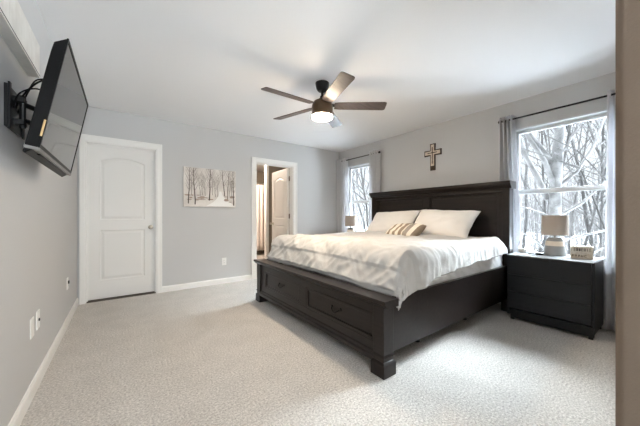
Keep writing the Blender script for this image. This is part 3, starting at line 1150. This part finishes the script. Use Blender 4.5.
def table_lamp(label, x, y):
    root = thing('table_lamp', label, 'lamp', (x, y, NZ), 'linen shade table lamps')
    c = (x, y, NZ)
    MB().lathe([(0.075, 0.0), (0.090, 0.006), (0.092, 0.014), (0.086, 0.055), (0.079, 0.098)], c).build('lamp_base', M['lamp_grey'], root, smooth=True)['label'] = 'grey lower half of the base'
    MB().lathe([(0.079, 0.098), (0.073, 0.135), (0.068, 0.146)], c).build('base_band', M['lamp_cream'], root, smooth=True)['label'] = 'cream glazed band'
    MB().lathe([(0.068, 0.146), (0.062, 0.165), (0.050, 0.176), (0.012, 0.178), (0.010, 0.215)], c).build('lamp_neck', M['lamp_grey'], root, smooth=True)
    n = 40
    mbs = MB()
    vs, fs = [], []
    prof = [(0.109, 0.208), (0.105, 0.410), (0.102, 0.410), (0.106, 0.208)]
    for r_, h_ in prof:
        for k in range(n):
            w = 2 * PI * k / n
            vs.append((x + r_ * math.cos(w), y + r_ * math.sin(w), NZ + h_))
    for i in range(4):
        for k in range(n):
            fs.append((i * n + k, i * n + (k + 1) % n, ((i + 1) % 4) * n + (k + 1) % n, ((i + 1) % 4) * n + k))
    mbs.add(vs, fs).build('lamp_shade', M['shade'], root, smooth=True)
    sp = MB()
    for k in range(3):
        w = 2 * PI * k / 3
        sp.tube([(x, y, NZ + 0.235), (x + 0.106 * math.cos(w), y + 0.106 * math.sin(w), NZ + 0.235)], 0.002, 6)
    sp.tube([(x, y, NZ + 0.21), (x, y, NZ + 0.25)], 0.014, 12)
    sp.build('shade_ring', M['nickel'], root)
    MB().lathe([(0.012, 0.25), (0.026, 0.285), (0.030, 0.31), (0.022, 0.335), (0.004, 0.345)], c, 16).build('bulb', M['plate'], root, smooth=True)
    return root
table_lamp('table lamp with linen drum shade on the nightstand under the near window', 3.60, 0.803)
table_lamp('table lamp with linen drum shade before the far window, beyond the bed', 3.53, 3.80)

# small things on the near nightstand
wbk = thing('wooden_block_sign', 'cream block sign with rows of dark lettering on the nightstand', 'block sign', (3.50, 0.590, NZ))
bc = Matrix.Translation((3.52, 0.588, NZ)) @ Matrix.Rotation(math.radians(8), 4, 'Z')
def local_box(x0, x1, y0, y1, z0, z1):
    return MB().box(x0, x1, y0, y1, z0, z1).map(bc)
local_box(-0.026, 0.026, -0.078, 0.078, 0.0, 0.112).build('block', M['block'], wbk, bevel=0.003)
local_box(-0.028, 0.028, -0.080, 0.080, 0.109, 0.116).build('block_lid', M['block'], wbk, bevel=0.002)
def glyph(y, z, w, h, code):
    """letter-like strokes; y grows to the viewer's left"""
    s = 0.0042
    letters = MB()
    for c in code:
        if c == 'l': letters.box(-0.0275, -0.0255, y + w - s, y + w, z, z + h)
        if c == 'r': letters.box(-0.0275, -0.0255, y, y + s, z, z + h)
        if c == 't': letters.box(-0.0275, -0.0255, y, y + w, z + h - s, z + h)
        if c == 'm': letters.box(-0.0275, -0.0255, y, y + w, z + h / 2 - s / 2, z + h / 2 + s / 2)
        if c == 'b': letters.box(-0.0275, -0.0255, y, y + w, z, z + s)
        if c == 'c': letters.box(-0.0275, -0.0255, y + w / 2 - s / 2, y + w / 2 + s / 2, z, z + h)
    letters.map(bc).build('letter', M['ink'], wbk)
for k, code in enumerate(('l', 'ltmb', 'lcrt', 'lcrt', 'ltmb', 'ltmr', 'c', 'tc')):
    glyph(0.058 - k * 0.0172, 0.070, 0.0128, 0.027, code)
for k, code in enumerate(('ltm', 'cmt', 'ltmr', 'lbmr', 'ltb')):
    glyph(0.052 - k * 0.0215, 0.016, 0.0145, 0.020, code)

cd = thing('trinket_box', 'small grey rounded box at the bed end of the nightstand', 'box', (3.575, 1.065, NZ))
rounded_block(3.545, 3.605, 1.035, 1.105, NZ, NZ + 0.038, 0.012, 8, 8, 6, lambda p, n: 0).build('box_body', M['candle'], cd, smooth='all')
MB().box(3.543, 3.607, 1.033, 1.107, NZ + 0.036, NZ + 0.042).build('box_lid', M['candle'], cd, bevel=0.004)
dsh = MB().lathe([(0.026, 0.0), (0.036, 0.004), (0.040, 0.016), (0.037, 0.016), (0.032, 0.008), (0.002, 0.006)], (3.52, 0.985, NZ), 28).build('glass_dish', M['dish_glass'], smooth=True)
base_at(dsh, (3.52, 0.985, NZ))
tag(dsh, 'shallow clear glass dish between grey box and black tray', 'dish')
bt = MB().lathe([(0.030, 0.0), (0.036, 0.003), (0.037, 0.012), (0.034, 0.012), (0.030, 0.006), (0.002, 0.005)], (3.50, 0.905, NZ), 28).build('coaster_tray', M['black_plastic'], smooth=True)
base_at(bt, (3.50, 0.905, NZ))
tag(bt, 'little black round tray left of the lamp base', 'tray')

# ------------------------------------------------------------------ ceiling fan
fx, fy = 1.664, 2.22
fan = thing('ceiling_fan', 'five blade ceiling fan with lit drum light over the bed foot', 'ceiling fan', (fx, fy, HC))
c = (fx, fy, 0)
MB().lathe([(0.016, 2.362), (0.042, 2.366), (0.058, 2.385), (0.068, 2.420), (0.071, HC)], c).build('canopy', M['fan_black'], fan, smooth=True)
MB().lathe([(0.0125, 2.300), (0.0125, 2.37)], c, 16).build('downrod', M['fan_black'], fan, smooth=True)
MB().lathe([(0.055, 2.262), (0.052, 2.275), (0.026, 2.290), (0.022, 2.315), (0.014, 2.318)], c).build('coupling', M['fan_black'], fan, smooth=True)
MB().lathe([(0.106, 2.108), (0.108, 2.114), (0.108, 2.205), (0.104, 2.225), (0.088, 2.255), (0.056, 2.266)], c, 40).build('motor_housing', M['motor'], fan, smooth=True)['label'] = 'bronze drum motor housing'
lk = MB().lathe([(0.010, 2.082), (0.070, 2.083), (0.090, 2.085), (0.101, 2.090), (0.104, 2.096), (0.104, 2.108)], c, 40).build('light_diffuser', M['diffuser'], fan, smooth=True)
lk['label'] = 'glowing white light diffuser'
for k in range(5):
    ang = math.radians(36 + 72 * k)
    out, nn = [], 10
    r0, r1 = 0.125, 0.655
    top = [(r0, 0.050), (r0 + 0.05, 0.058), (r1 - 0.025, 0.066), (r1 - 0.007, 0.060), (r1, 0.045)]
    ring = top + [(x, -y) for x, y in reversed(top)]
    m = MB().prism(ring, lambda p, q, t: (p, q, t), -0.0035, 0.0035)
    mt4 = Matrix.Translation((fx, fy, 2.215)) @ Matrix.Rotation(ang, 4, 'Z') @ Matrix.Rotation(math.radians(-13), 4, 'X')
    m.map(mt4)
    b_ = m.build('blade', M['blade'], fan, bevel=0.0015)
    arm = MB().prism([(0.085, 0.028), (0.13, 0.022), (0.19, 0.030), (0.215, 0.0), (0.19, -0.030), (0.13, -0.022), (0.085, -0.028)], lambda p, q, t: (p, q, t), 0.0036, 0.0080)
    arm.map(mt4)
    arm.build('blade_arm', M['fan_black'], b_, bevel=0.001)

# added dome lamp, unseen behind the camera, brightens passage and room
hl = thing('ceiling_light', 'added fill light, glass dome on the entry passage ceiling', 'light', (0.28, -0.95, HC))
MB().lathe([(0.15, -0.025), (0.155, 0.0)], (0.28, -0.95, HC)).build('base', M['nickel'], hl, smooth=True)
MB().lathe([(0.01, -0.09), (0.07, -0.082), (0.115, -0.062), (0.14, -0.026)], (0.28, -0.95, HC)).build('diffuser', M['hall_fill_glow'], hl, smooth='all')

# ------------------------------------------------------------------ television on its arm
ty0, ty1 = 1.63, 2.52
tup = Vector((0.094, 0, 0.51)).normalized()
tn = Vector((tup.z, 0, -tup.x))
tb = Vector((-0.282, 0, 1.362))                  # bottom front edge
TH = 0.5186
def tvp(y, v, d):
    """y along the wall, v up the screen, d behind the face"""
    p = tb + tup * v - tn * d
    return (p.x, y, p.z)
def tvbox(y0, y1, v0, v1, d0, d1):
    vs = [tvp(y, v, d) for v in (v0, v1) for (y, d) in ((y0, d0), (y1, d0), (y1, d1), (y0, d1))]
    return MB().add(vs, [(0, 3, 2, 1), (4, 5, 6, 7), (0, 1, 5, 4), (1, 2, 6, 5), (2, 3, 7, 6), (3, 0, 4, 7)])
tv = thing('television', 'flat black television tilted down from an arm on the left wall', 'television', tvp((ty0 + ty1) / 2, 0, 0.03))
fr = [tvp(0, TH, 0.004), (-0.236, 0, 1.842), (-0.246, 0, 1.80), (-0.331, 0, 1.352), (-0.326, 0, 1.347), tvp(0, 0.012, 0.004)]
MB().prism([(p[0], p[2]) for p in fr], lambda p, q, t: (p, t, q), ty0, ty1).build('housing', M['black_plastic'], tv, bevel=0.003)
tvbox(ty0 + 0.012, ty1 - 0.012, 0.028, TH - 0.012, 0.0025, 0.0045).build('screen', M['screen'], tv)['label'] = 'glossy reflective screen'
bz = tvbox(ty0, ty1, TH - 0.012, TH + 0.001, 0.0, 0.006)
for q in (tvbox(ty0, ty0 + 0.012, 0.012, TH - 0.012, 0.0, 0.006), tvbox(ty1 - 0.012, ty1, 0.012, TH - 0.012, 0.0, 0.006), tvbox(ty0 + 0.012, ty1 - 0.012, 0.012, 0.028, 0.0, 0.006)):
    bz.add(q.v, q.f)
bz.build('bezel', M['black_plastic'], tv, bevel=0.001)
tvbox(ty0 - 0.001, ty1 + 0.001, -0.002, 0.012, -0.001, 0.048).build('bottom_trim', M['silver_plastic'], tv, bevel=0.002)['label'] = 'silver grey bottom edge'
tvbox(ty0 + 0.10, ty1 - 0.10, -0.007, -0.001, 0.012, 0.036).build('speaker_grille', M['black_plastic'], tv)
tvbox(ty0 - 0.0012, ty0 + 0.0004, 0.062, 0.135, 0.002, 0.009).build('edge_sticker', M['sticker'], tv)['label'] = 'tan sticker on the near edge'

mnt = thing('television_mount', 'black articulated wall bracket behind the television', 'wall mount', (L, 1.98, 1.58))
MB().box(L, L + 0.012, 1.86, 2.10, 1.50, 1.70).box(L + 0.012, L + 0.02, 1.86, 1.885, 1.49, 1.71).box(L + 0.012, L + 0.02, 2.075, 2.10, 1.49, 1.71).build('wall_plate', M['black_metal'], mnt, bevel=0.002)
m = MB()
for z in (1.545, 1.655):
    m.box(L + 0.012, L + 0.05, 1.93, 1.99, z - 0.012, z + 0.012)
m.tube([(L + 0.04, 1.96, 1.52), (L + 0.04, 1.96, 1.68)], 0.012, 12)
m.build('hinge_block', M['black_metal'], mnt, bevel=0.001)
for z in (1.56, 1.64):
    MB().tube([(L + 0.04, 1.96, z), (L + 0.095, 2.05, z)], 0.013, 10).build('arm', M['black_metal'], mnt)
q0 = tvbox(1.99, 2.16, 0.14, 0.36, 0.056, 0.064)
for yy in (2.0, 2.13):
    q = tvbox(yy, yy + 0.02, 0.10, 0.40, 0.056, 0.076)
    q0.add(q.v, q.f)
q0.tube([tvp(2.05, 0.25, 0.06), (L + 0.095, 2.05, 1.60)], 0.016, 12)
q0.build('tilt_plate', M['black_metal'], mnt)

cb = thing('television_cables', 'black cables looping between wall bracket and television back', 'cable', (L + 0.06, 1.92, 1.7))
def spline(ps, n=10):
    ps = [Vector(p) for p in ps]
    out = []
    for i in range(len(ps) - 1):
        p0, p1, p2, p3 = ps[max(i - 1, 0)], ps[i], ps[i + 1], ps[min(i + 2, len(ps) - 1)]
        for k in range(n):
            t = k / n
            out.append(0.5 * ((2 * p1) + (p2 - p0) * t + (2 * p0 - 5 * p1 + 4 * p2 - p3) * t * t + (3 * p1 - p0 - 3 * p2 + p3) * t ** 3))
    out.append(ps[-1])
    return out
MB().tube(spline([(L + 0.008, 1.99, 1.62), (L + 0.05, 1.93, 1.68), (-0.33, 1.88, 1.735), (-0.285, 1.87, 1.755), tvp(1.90, 0.37, 0.045)]), 0.004, 8).build('power_cable', M['black_plastic'], cb, smooth=True)
MB().tube(spline([(L + 0.008, 2.02, 1.60), (L + 0.06, 1.95, 1.70), (-0.34, 1.92, 1.76), (-0.28, 1.91, 1.77), tvp(1.95, 0.38, 0.045)]), 0.0035, 8).build('signal_cable', M['black_plastic'], cb, smooth=True)
MB().tube(spline([(L + 0.02, 1.90, 1.60), (L + 0.05, 1.86, 1.66), (-0.33, 1.84, 1.69), tvp(1.84, 0.31, 0.045)]), 0.0035, 8).build('antenna_cable', M['black_plastic'], cb, smooth=True)

# plank panel high on the left wall
pk = thing('wall_panel', 'long white plank panel high on the left wall above television', 'wall panel', (L, 1.7, 1.90))
PX = L + 0.048
k0, k1 = 1.02, 2.262
MB().box(L, PX - 0.008, k0, k1 - 0.002, 1.905, 2.085).build('backing', M['plank'], pk)
MB().box(L, PX + 0.001, k0, k1, 1.895, 1.905).build('lower_edge', M['plank'], pk)
MB().box(PX - 0.006, PX + 0.002, k0, k1, 1.905, 1.909).build('dark_lip', M['plank_edge'], pk)['label'] = 'dark line along the lower edge'
nb = 14
for k in range(nb):
    a = k0 + (k1 - k0) * k / nb
    b_ = k0 + (k1 - k0) * (k + 1) / nb
    MB().box(PX - 0.008, PX, a + 0.0012, b_ - 0.0012, 1.909, 2.085).build('plank', M['plank'], pk, bevel=0.0015)

# ------------------------------------------------------------------ wall decor
wp = thing('canvas_print', 'unframed canvas of bare winter trees along a snowy path', 'picture', (1.119, B, 1.221))
A0, A1, Z0, Z1 = 0.732, 1.506, 1.222, 1.812
CY = B - 0.034
MB().box(A0, A1, CY, B, Z0, Z1).build('canvas', M['canvas'], wp, bevel=0.003)
def on_canvas(u, v, lift=0.0006):
    return (A0 + (A1 - A0) * u, CY - lift, Z0 + (Z1 - Z0) * v)
path = MB()
pp = [(0.40, 0.02), (0.98, 0.02), (0.90, 0.12), (0.80, 0.20), (0.735, 0.30), (0.70, 0.42), (0.665, 0.42), (0.645, 0.30), (0.60, 0.20), (0.52, 0.11)]
path.prism(pp, lambda p, q, t: on_canvas(p, q, t), 0.0002, 0.0008)
path.build('painted_path', M['snow_print'], wp)
tr = MB()
tw = MB()
rnd = random.Random(11)
def strip(mb, pts, w0, w1):
    vs = []
    n = len(pts)
    for i, (u, v) in enumerate(pts):
        w = w0 + (w1 - w0) * i / (n - 1)
        du, dv = (pts[min(i + 1, n - 1)][0] - pts[max(i - 1, 0)][0]), (pts[min(i + 1, n - 1)][1] - pts[max(i - 1, 0)][1])
        l = math.hypot(du * 0.774, dv * 0.59) or 1
        nx, nz = -dv * 0.59 / l, du * 0.774 / l
        x, y, z = on_canvas(u, v, 0.0012)
        vs.append((x + nx * w, y, z + nz * w))
        vs.append((x - nx * w, y, z - nz * w))
    mb.add(vs, [(2 * i, 2 * i + 1, 2 * i + 3, 2 * i + 2) for i in range(n - 1)])
def painted_tree(u, v0, h, w, mb, lean=0.0):
    pts = []
    x = u
    for i in range(9):
        t = i / 8
        pts.append((min(0.985, max(0.015, x + lean * t)), min(0.985, v0 + h * t)))
        x += rnd.uniform(-0.008, 0.008)
    strip(mb, pts, w, w * 0.35)
    for k in range(int(14 + 9 * h)):
        i = rnd.randint(3, 8)
        bx, bv = pts[i]
        s = rnd.choice((-1, 1))
        ln = rnd.uniform(0.07, 0.16)
        q = [(bx, bv)]
        for j in range(1, 5):
            q.append((min(0.985, max(0.015, bx + s * ln * 0.55 * j / 4)), min(0.985, bv + ln * 1.5 * (j / 4) ** 1.3)))
        strip(tw, q, w * 0.30, w * 0.10)
for (u, v0, h, w, ln) in ((0.085, 0.08, 0.9, 0.008, 0.02), (0.205, 0.06, 0.93, 0.009, -0.01), (0.47, 0.17, 0.82, 0.010, 0.02), (0.955, 0.05, 0.93, 0.009, -0.01), (0.765, 0.30, 0.69, 0.008, -0.03), (0.83, 0.22, 0.77, 0.006, 0.02)):
    painted_tree(u, v0, h, w, tr, ln)
for u in (0.14, 0.30, 0.34, 0.39, 0.53, 0.59, 0.63, 0.88, 0.91):
    painted_tree(u, 0.28 + rnd.uniform(-0.03, 0.05), rnd.uniform(0.4, 0.66), 0.0045, tw, rnd.uniform(-0.02, 0.02))
br = MB()
for k in range(26):
    u, v = rnd.choice((rnd.uniform(0.04, 0.56), rnd.uniform(0.78, 0.97))), rnd.uniform(0.14, 0.31)
    w, h = rnd.uniform(0.02, 0.06), rnd.uniform(0.006, 0.020)
    br.prism([(min(0.98, u + w * math.cos(a)), v + h * math.sin(a)) for a in [2 * PI * i / 10 for i in range(10)]], lambda p, q, t: on_canvas(p, q, t), 0.0003, 0.0009)
br.build('painted_brush', M['ink_brown'], wp)
tw.build('painted_twigs', M['ink_mid'], wp)
tr.build('painted_trees', M['ink'], wp)

cr = thing('wall_cross', 'dark edged cream cross hanging above the headboard', 'cross', (R, 2.248, 1.763))
yc, zc = 2.248, 2.028
def cross_poly(w, up, dn, arm, fl=0.0):
    return [(-w, -dn), (w, -dn), (w, -w), (arm, -w - fl), (arm, w + fl), (w, w), (w + fl, up), (-w - fl, up), (-w, w), (-arm, w + fl), (-arm, -w - fl), (-w, -w)]
MB().prism(cross_poly(0.040, 0.138, 0.262, 0.136, 0.004), lambda p, q, t: (R - t, yc + p, zc + q), 0, 0.018).build('dark_back', M['cross_dark'], cr, bevel=0.003)
MB().prism(cross_poly(0.026, 0.122, 0.195, 0.120), lambda p, q, t: (R - t, yc + p, zc + q), 0.018, 0.024).build('cream_face', M['cross_cream'], cr, bevel=0.002)['label'] = 'cream painted inner cross'
MB().prism(cross_poly(0.0055, 0.085, 0.165, 0.075), lambda p, q, t: (R - t, yc + p, zc + q), 0.024, 0.030).build('inlay', M['cross_dark'], cr, bevel=0.001)['label'] = 'thin dark inner cross'

# outlet and cable plates
def plate_on(face, u, z, label, kind, group):
    if face == 'B':
        loc = (u, B, z)
        T = lambda p, q, t: (u + p, B - t, z + q)
    else:
        loc = (L, u, z)
        T = lambda p, q, t: (L + t, u + p, z + q)
    nm = 'cable_plate' if kind == 'coax' else 'wall_outlet'
    root = thing(nm, label, 'wall plate' if kind == 'coax' else 'outlet', loc, group)
    def rect(w, h, cx=0, cz=0):
        return [(cx - w, cz - h), (cx + w, cz - h), (cx + w, cz + h), (cx - w, cz + h)]
    MB().prism(rect(0.036, 0.058), T, 0, 0.006).build('cover_plate', M['plate'], root, bevel=0.002)
    if kind == 'coax':
        m = MB()
        ring = [(0.009 * math.cos(a), 0.009 * math.sin(a)) for a in [2 * PI * i / 14 for i in range(14)]]
        m.prism(ring, T, 0.006, 0.012)
        m.build('coax_jack', M['slot'], root)
    elif kind == 'duplex':
        for s in (-1, 1):
            r_ = MB().prism(rect(0.017, 0.0145, 0, s * 0.0195), T, 0.006, 0.0085).build('receptacle', M['plate'], root, bevel=0.001)
            m = MB()
            for d in (-0.0065, 0.0065):
                m.prism(rect(0.0012, 0.0045, d, s * 0.0195 + 0.002), T, 0.0085, 0.0090)
            m.build('slots', M['slot'], r_)
    return root, T, rect
og = 'white wall outlets'
plate_on('B', 1.328, 0.352, 'white outlet low on the wall between the two doors', 'duplex', og)
plate_on('L', 2.335, 0.410, 'white blank plate on left wall, nearer the camera of the pair', 'blank', og)
plate_on('L', 2.478, 0.415, 'white plate with round cable jack low on the left wall', 'coax', None)
pr, T, rect = plate_on('L', 3.66, 0.410, 'white outlet with small dark plug near the closed door corner', 'duplex', og)
MB().prism(rect(0.010, 0.016, -0.065, 0.016), lambda p, q, t: (L + t, 3.66 + p + 0.045, 0.41 + q), 0.009, 0.020).build('plug', M['slot'], pr, bevel=0.003)['label'] = 'dark plug adapter'

# ------------------------------------------------------------------ outdoors: bare winter woods below an upper-floor window
GZ = -3.0
gr = MB().box(R + 1.0, 80, -50, 90, GZ - 0.3, GZ).build('ground_outside', M['snow_ground'])
struct(gr)

def make_tree(name, m, label, x, y, h, r0, seed, levels=4, spread=0.7, forks=None, group=None, trunk=None, base=None, nb=(3, 6), twist=0.25):
    rnd = random.Random(seed)
    mb = MB()
    tw_ = MB()
    def grow(p, d, ln, r, lev):
        nseg = 6 if lev == 0 else (5 if lev < 3 else 3)
        pts, rad = [p.copy()], [r]
        q, dd = p.copy(), d.copy()
        for i in range(nseg):
            k = 0.10 if lev == 0 else twist
            dd = (dd + Vector((rnd.gauss(0, k), rnd.gauss(0, k), rnd.gauss(0.04, k * 0.7)))).normalized()
            q = q + dd * ln / nseg
            pts.append(q.copy())
            rad.append(r * (1 - 0.62 * (i + 1) / nseg))
        tgt = mb if lev < 2 else tw_
        tgt.tube(pts, rad, 9 if lev == 0 else (6 if lev == 1 else 4 if lev == 2 else 3), cap=False)
        if lev >= levels:
            return
        n = rnd.randint(*nb) + (3 if lev == 0 else 0)
        for k in range(n):
            t = rnd.uniform(0.30 if lev else 0.42, 1.0)
            f = t * nseg
            i = min(int(f), nseg - 1)
            bp = pts[i].lerp(pts[i + 1], f - i)
            a = rnd.uniform(0, 2 * PI)
            ax = (pts[i + 1] - pts[i]).normalized()
            o1 = ax.orthogonal().normalized()
            o2 = ax.cross(o1)
            s = rnd.uniform(0.55, 1.0) * spread
            nd = (ax * math.cos(s) + (o1 * math.cos(a) + o2 * math.sin(a)) * math.sin(s)).normalized()
            grow(bp, nd, ln * rnd.uniform(0.40, 0.60), min(rad[i] * rnd.uniform(0.34, 0.55), 0.07), lev + 1)
    root = thing(name, label, 'tree', (x, y, GZ), group)
    grow(Vector((x, y, GZ)), Vector((rnd.uniform(-0.05, 0.05), rnd.uniform(-0.05, 0.05), 1)).normalized(), h, r0, 0)
    if trunk:
        trunk(mb, tw_, grow, rnd)
    mb.build('trunk', m, root, smooth='all')
    tw_.build('twigs', M['twig'], root)
    return root

def birch_extra(mb, tw_, grow, rnd):
    # limbs fanning out at window height, as the near window shows them
    def limb(p, d, ln, r):
        grow(Vector(p), Vector(d).normalized(), ln, r, 1)
    bx, by = 8.6, 2.06
    limb((bx, by, 1.5), (-0.15, 0.42, 0.9), 3.0, 0.075)
    limb((bx, by - 0.1, 1.7), (-0.1, -0.75, 0.75), 3.2, 0.040)
    limb((bx, by - 0.1, 1.0), (0.0, -0.80, 0.70), 3.4, 0.036)
    limb((bx, by - 0.1, 0.4), (-0.1, -0.95, 0.45), 3.2, 0.026)
    limb((bx, by, 2.3), (0.1, -0.6, 0.8), 2.6, 0.034)
    limb((bx, by, 0.2), (0.1, 0.85, 0.6), 2.8, 0.022)
    limb((bx, by, -0.4), (-0.2, -0.9, 0.55), 3.0, 0.022)
    limb((bx, by, 1.1), (0.0, 0.9, 0.35), 2.6, 0.022)
    limb((bx, by, -0.6), (0.0, 0.9, 0.6), 2.8, 0.020)
make_tree('birch_tree', M['birch'], 'large pale birch with spreading limbs filling the near window', 8.6, 2.06, 9.5, 0.17, 21, levels=5, trunk=birch_extra, nb=(4, 6))
wg = 'bare trees outside the windows'
WL = 'thin bare grey tree in the winter woods outside the windows'
spots = [(7.4, 0.55, 7, .045), (11.5, 0.9, 9, .07), (12.5, 3.6, 10, .075), (10.2, 3.0, 8, .05), (15, 1.6, 11, .09), (16, 4.8, 11, .09), (14, 0.2, 9, .06), (18, 2.6, 12, .10),
         (9.2, 8.9, 9, .08), (8.4, 7.2, 7.5, .05), (11.0, 10.4, 10, .08), (12.5, 12.6, 10, .07), (10.4, 11.6, 9, .06), (14.5, 13.6, 11, .09), (16, 16.5, 12, .09), (9.6, 9.9, 8, .05), (20, 6, 12, .10), (22, 1.5, 12, .10), (17, 20, 12, .10),
         (13.2, 2.2, 9, .05), (9.6, 1.0, 7, .035), (17, 0.9, 11, .06), (19.5, 4.0, 12, .07), (24, 4.6, 13, .08), (26, 2.8, 13, .09), (11.6, 2.4, 8, .04), (15.5, 3.2, 10, .05), (21, 20.5, 13, .08), (18.4, 17.6, 12, .07), (13.4, 14.2, 10, .05)]
for k, (x, y, h, r) in enumerate(spots):
    make_tree('bare_tree', M['grey_bark'], WL, x, y, h, r, 100 + k, levels=4, group=wg, nb=(4, 7))

# undergrowth and far saplings: a grey thicket nobody could count
rnd = random.Random(77)
th_ = MB()
for k in range(650):
    if k % 3:
        d = rnd.uniform(18, 44)
        a = rnd.uniform(-0.02, 0.30)
    else:
        d = rnd.uniform(18, 44)
        a = rnd.uniform(0.66, 0.92)
    x, y = d * math.cos(a), d * math.sin(a)
    h = rnd.uniform(4.0, 9.5)
    p = Vector((x, y, GZ))
    lean = Vector((rnd.gauss(0, 0.10), rnd.gauss(0, 0.10), 1)).normalized()
    r = rnd.uniform(0.018, 0.045)
    tip = p + lean * h
    th_.tube([p, p + lean * h * 0.5 + Vector((rnd.gauss(0, .12), rnd.gauss(0, .12), 0)), tip], [r, r * 0.7, r * 0.2], 3, cap=False)
    for j in range(7):
        q = p + lean * h * rnd.uniform(0.3, 0.95)
        dd = Vector((rnd.gauss(0, 1), rnd.gauss(0, 1), rnd.uniform(0.3, 1.5))).normalized()
        th_.tube([q, q + dd * rnd.uniform(0.5, 1.6)], [r * 0.5, r * 0.15], 3, cap=False)
tk = th_.build('thicket', M['twig'])
tk['kind'] = 'stuff'
tk['label'] = 'grey leafless thicket filling the woods far outside the windows'
tk['category'] = 'thicket'
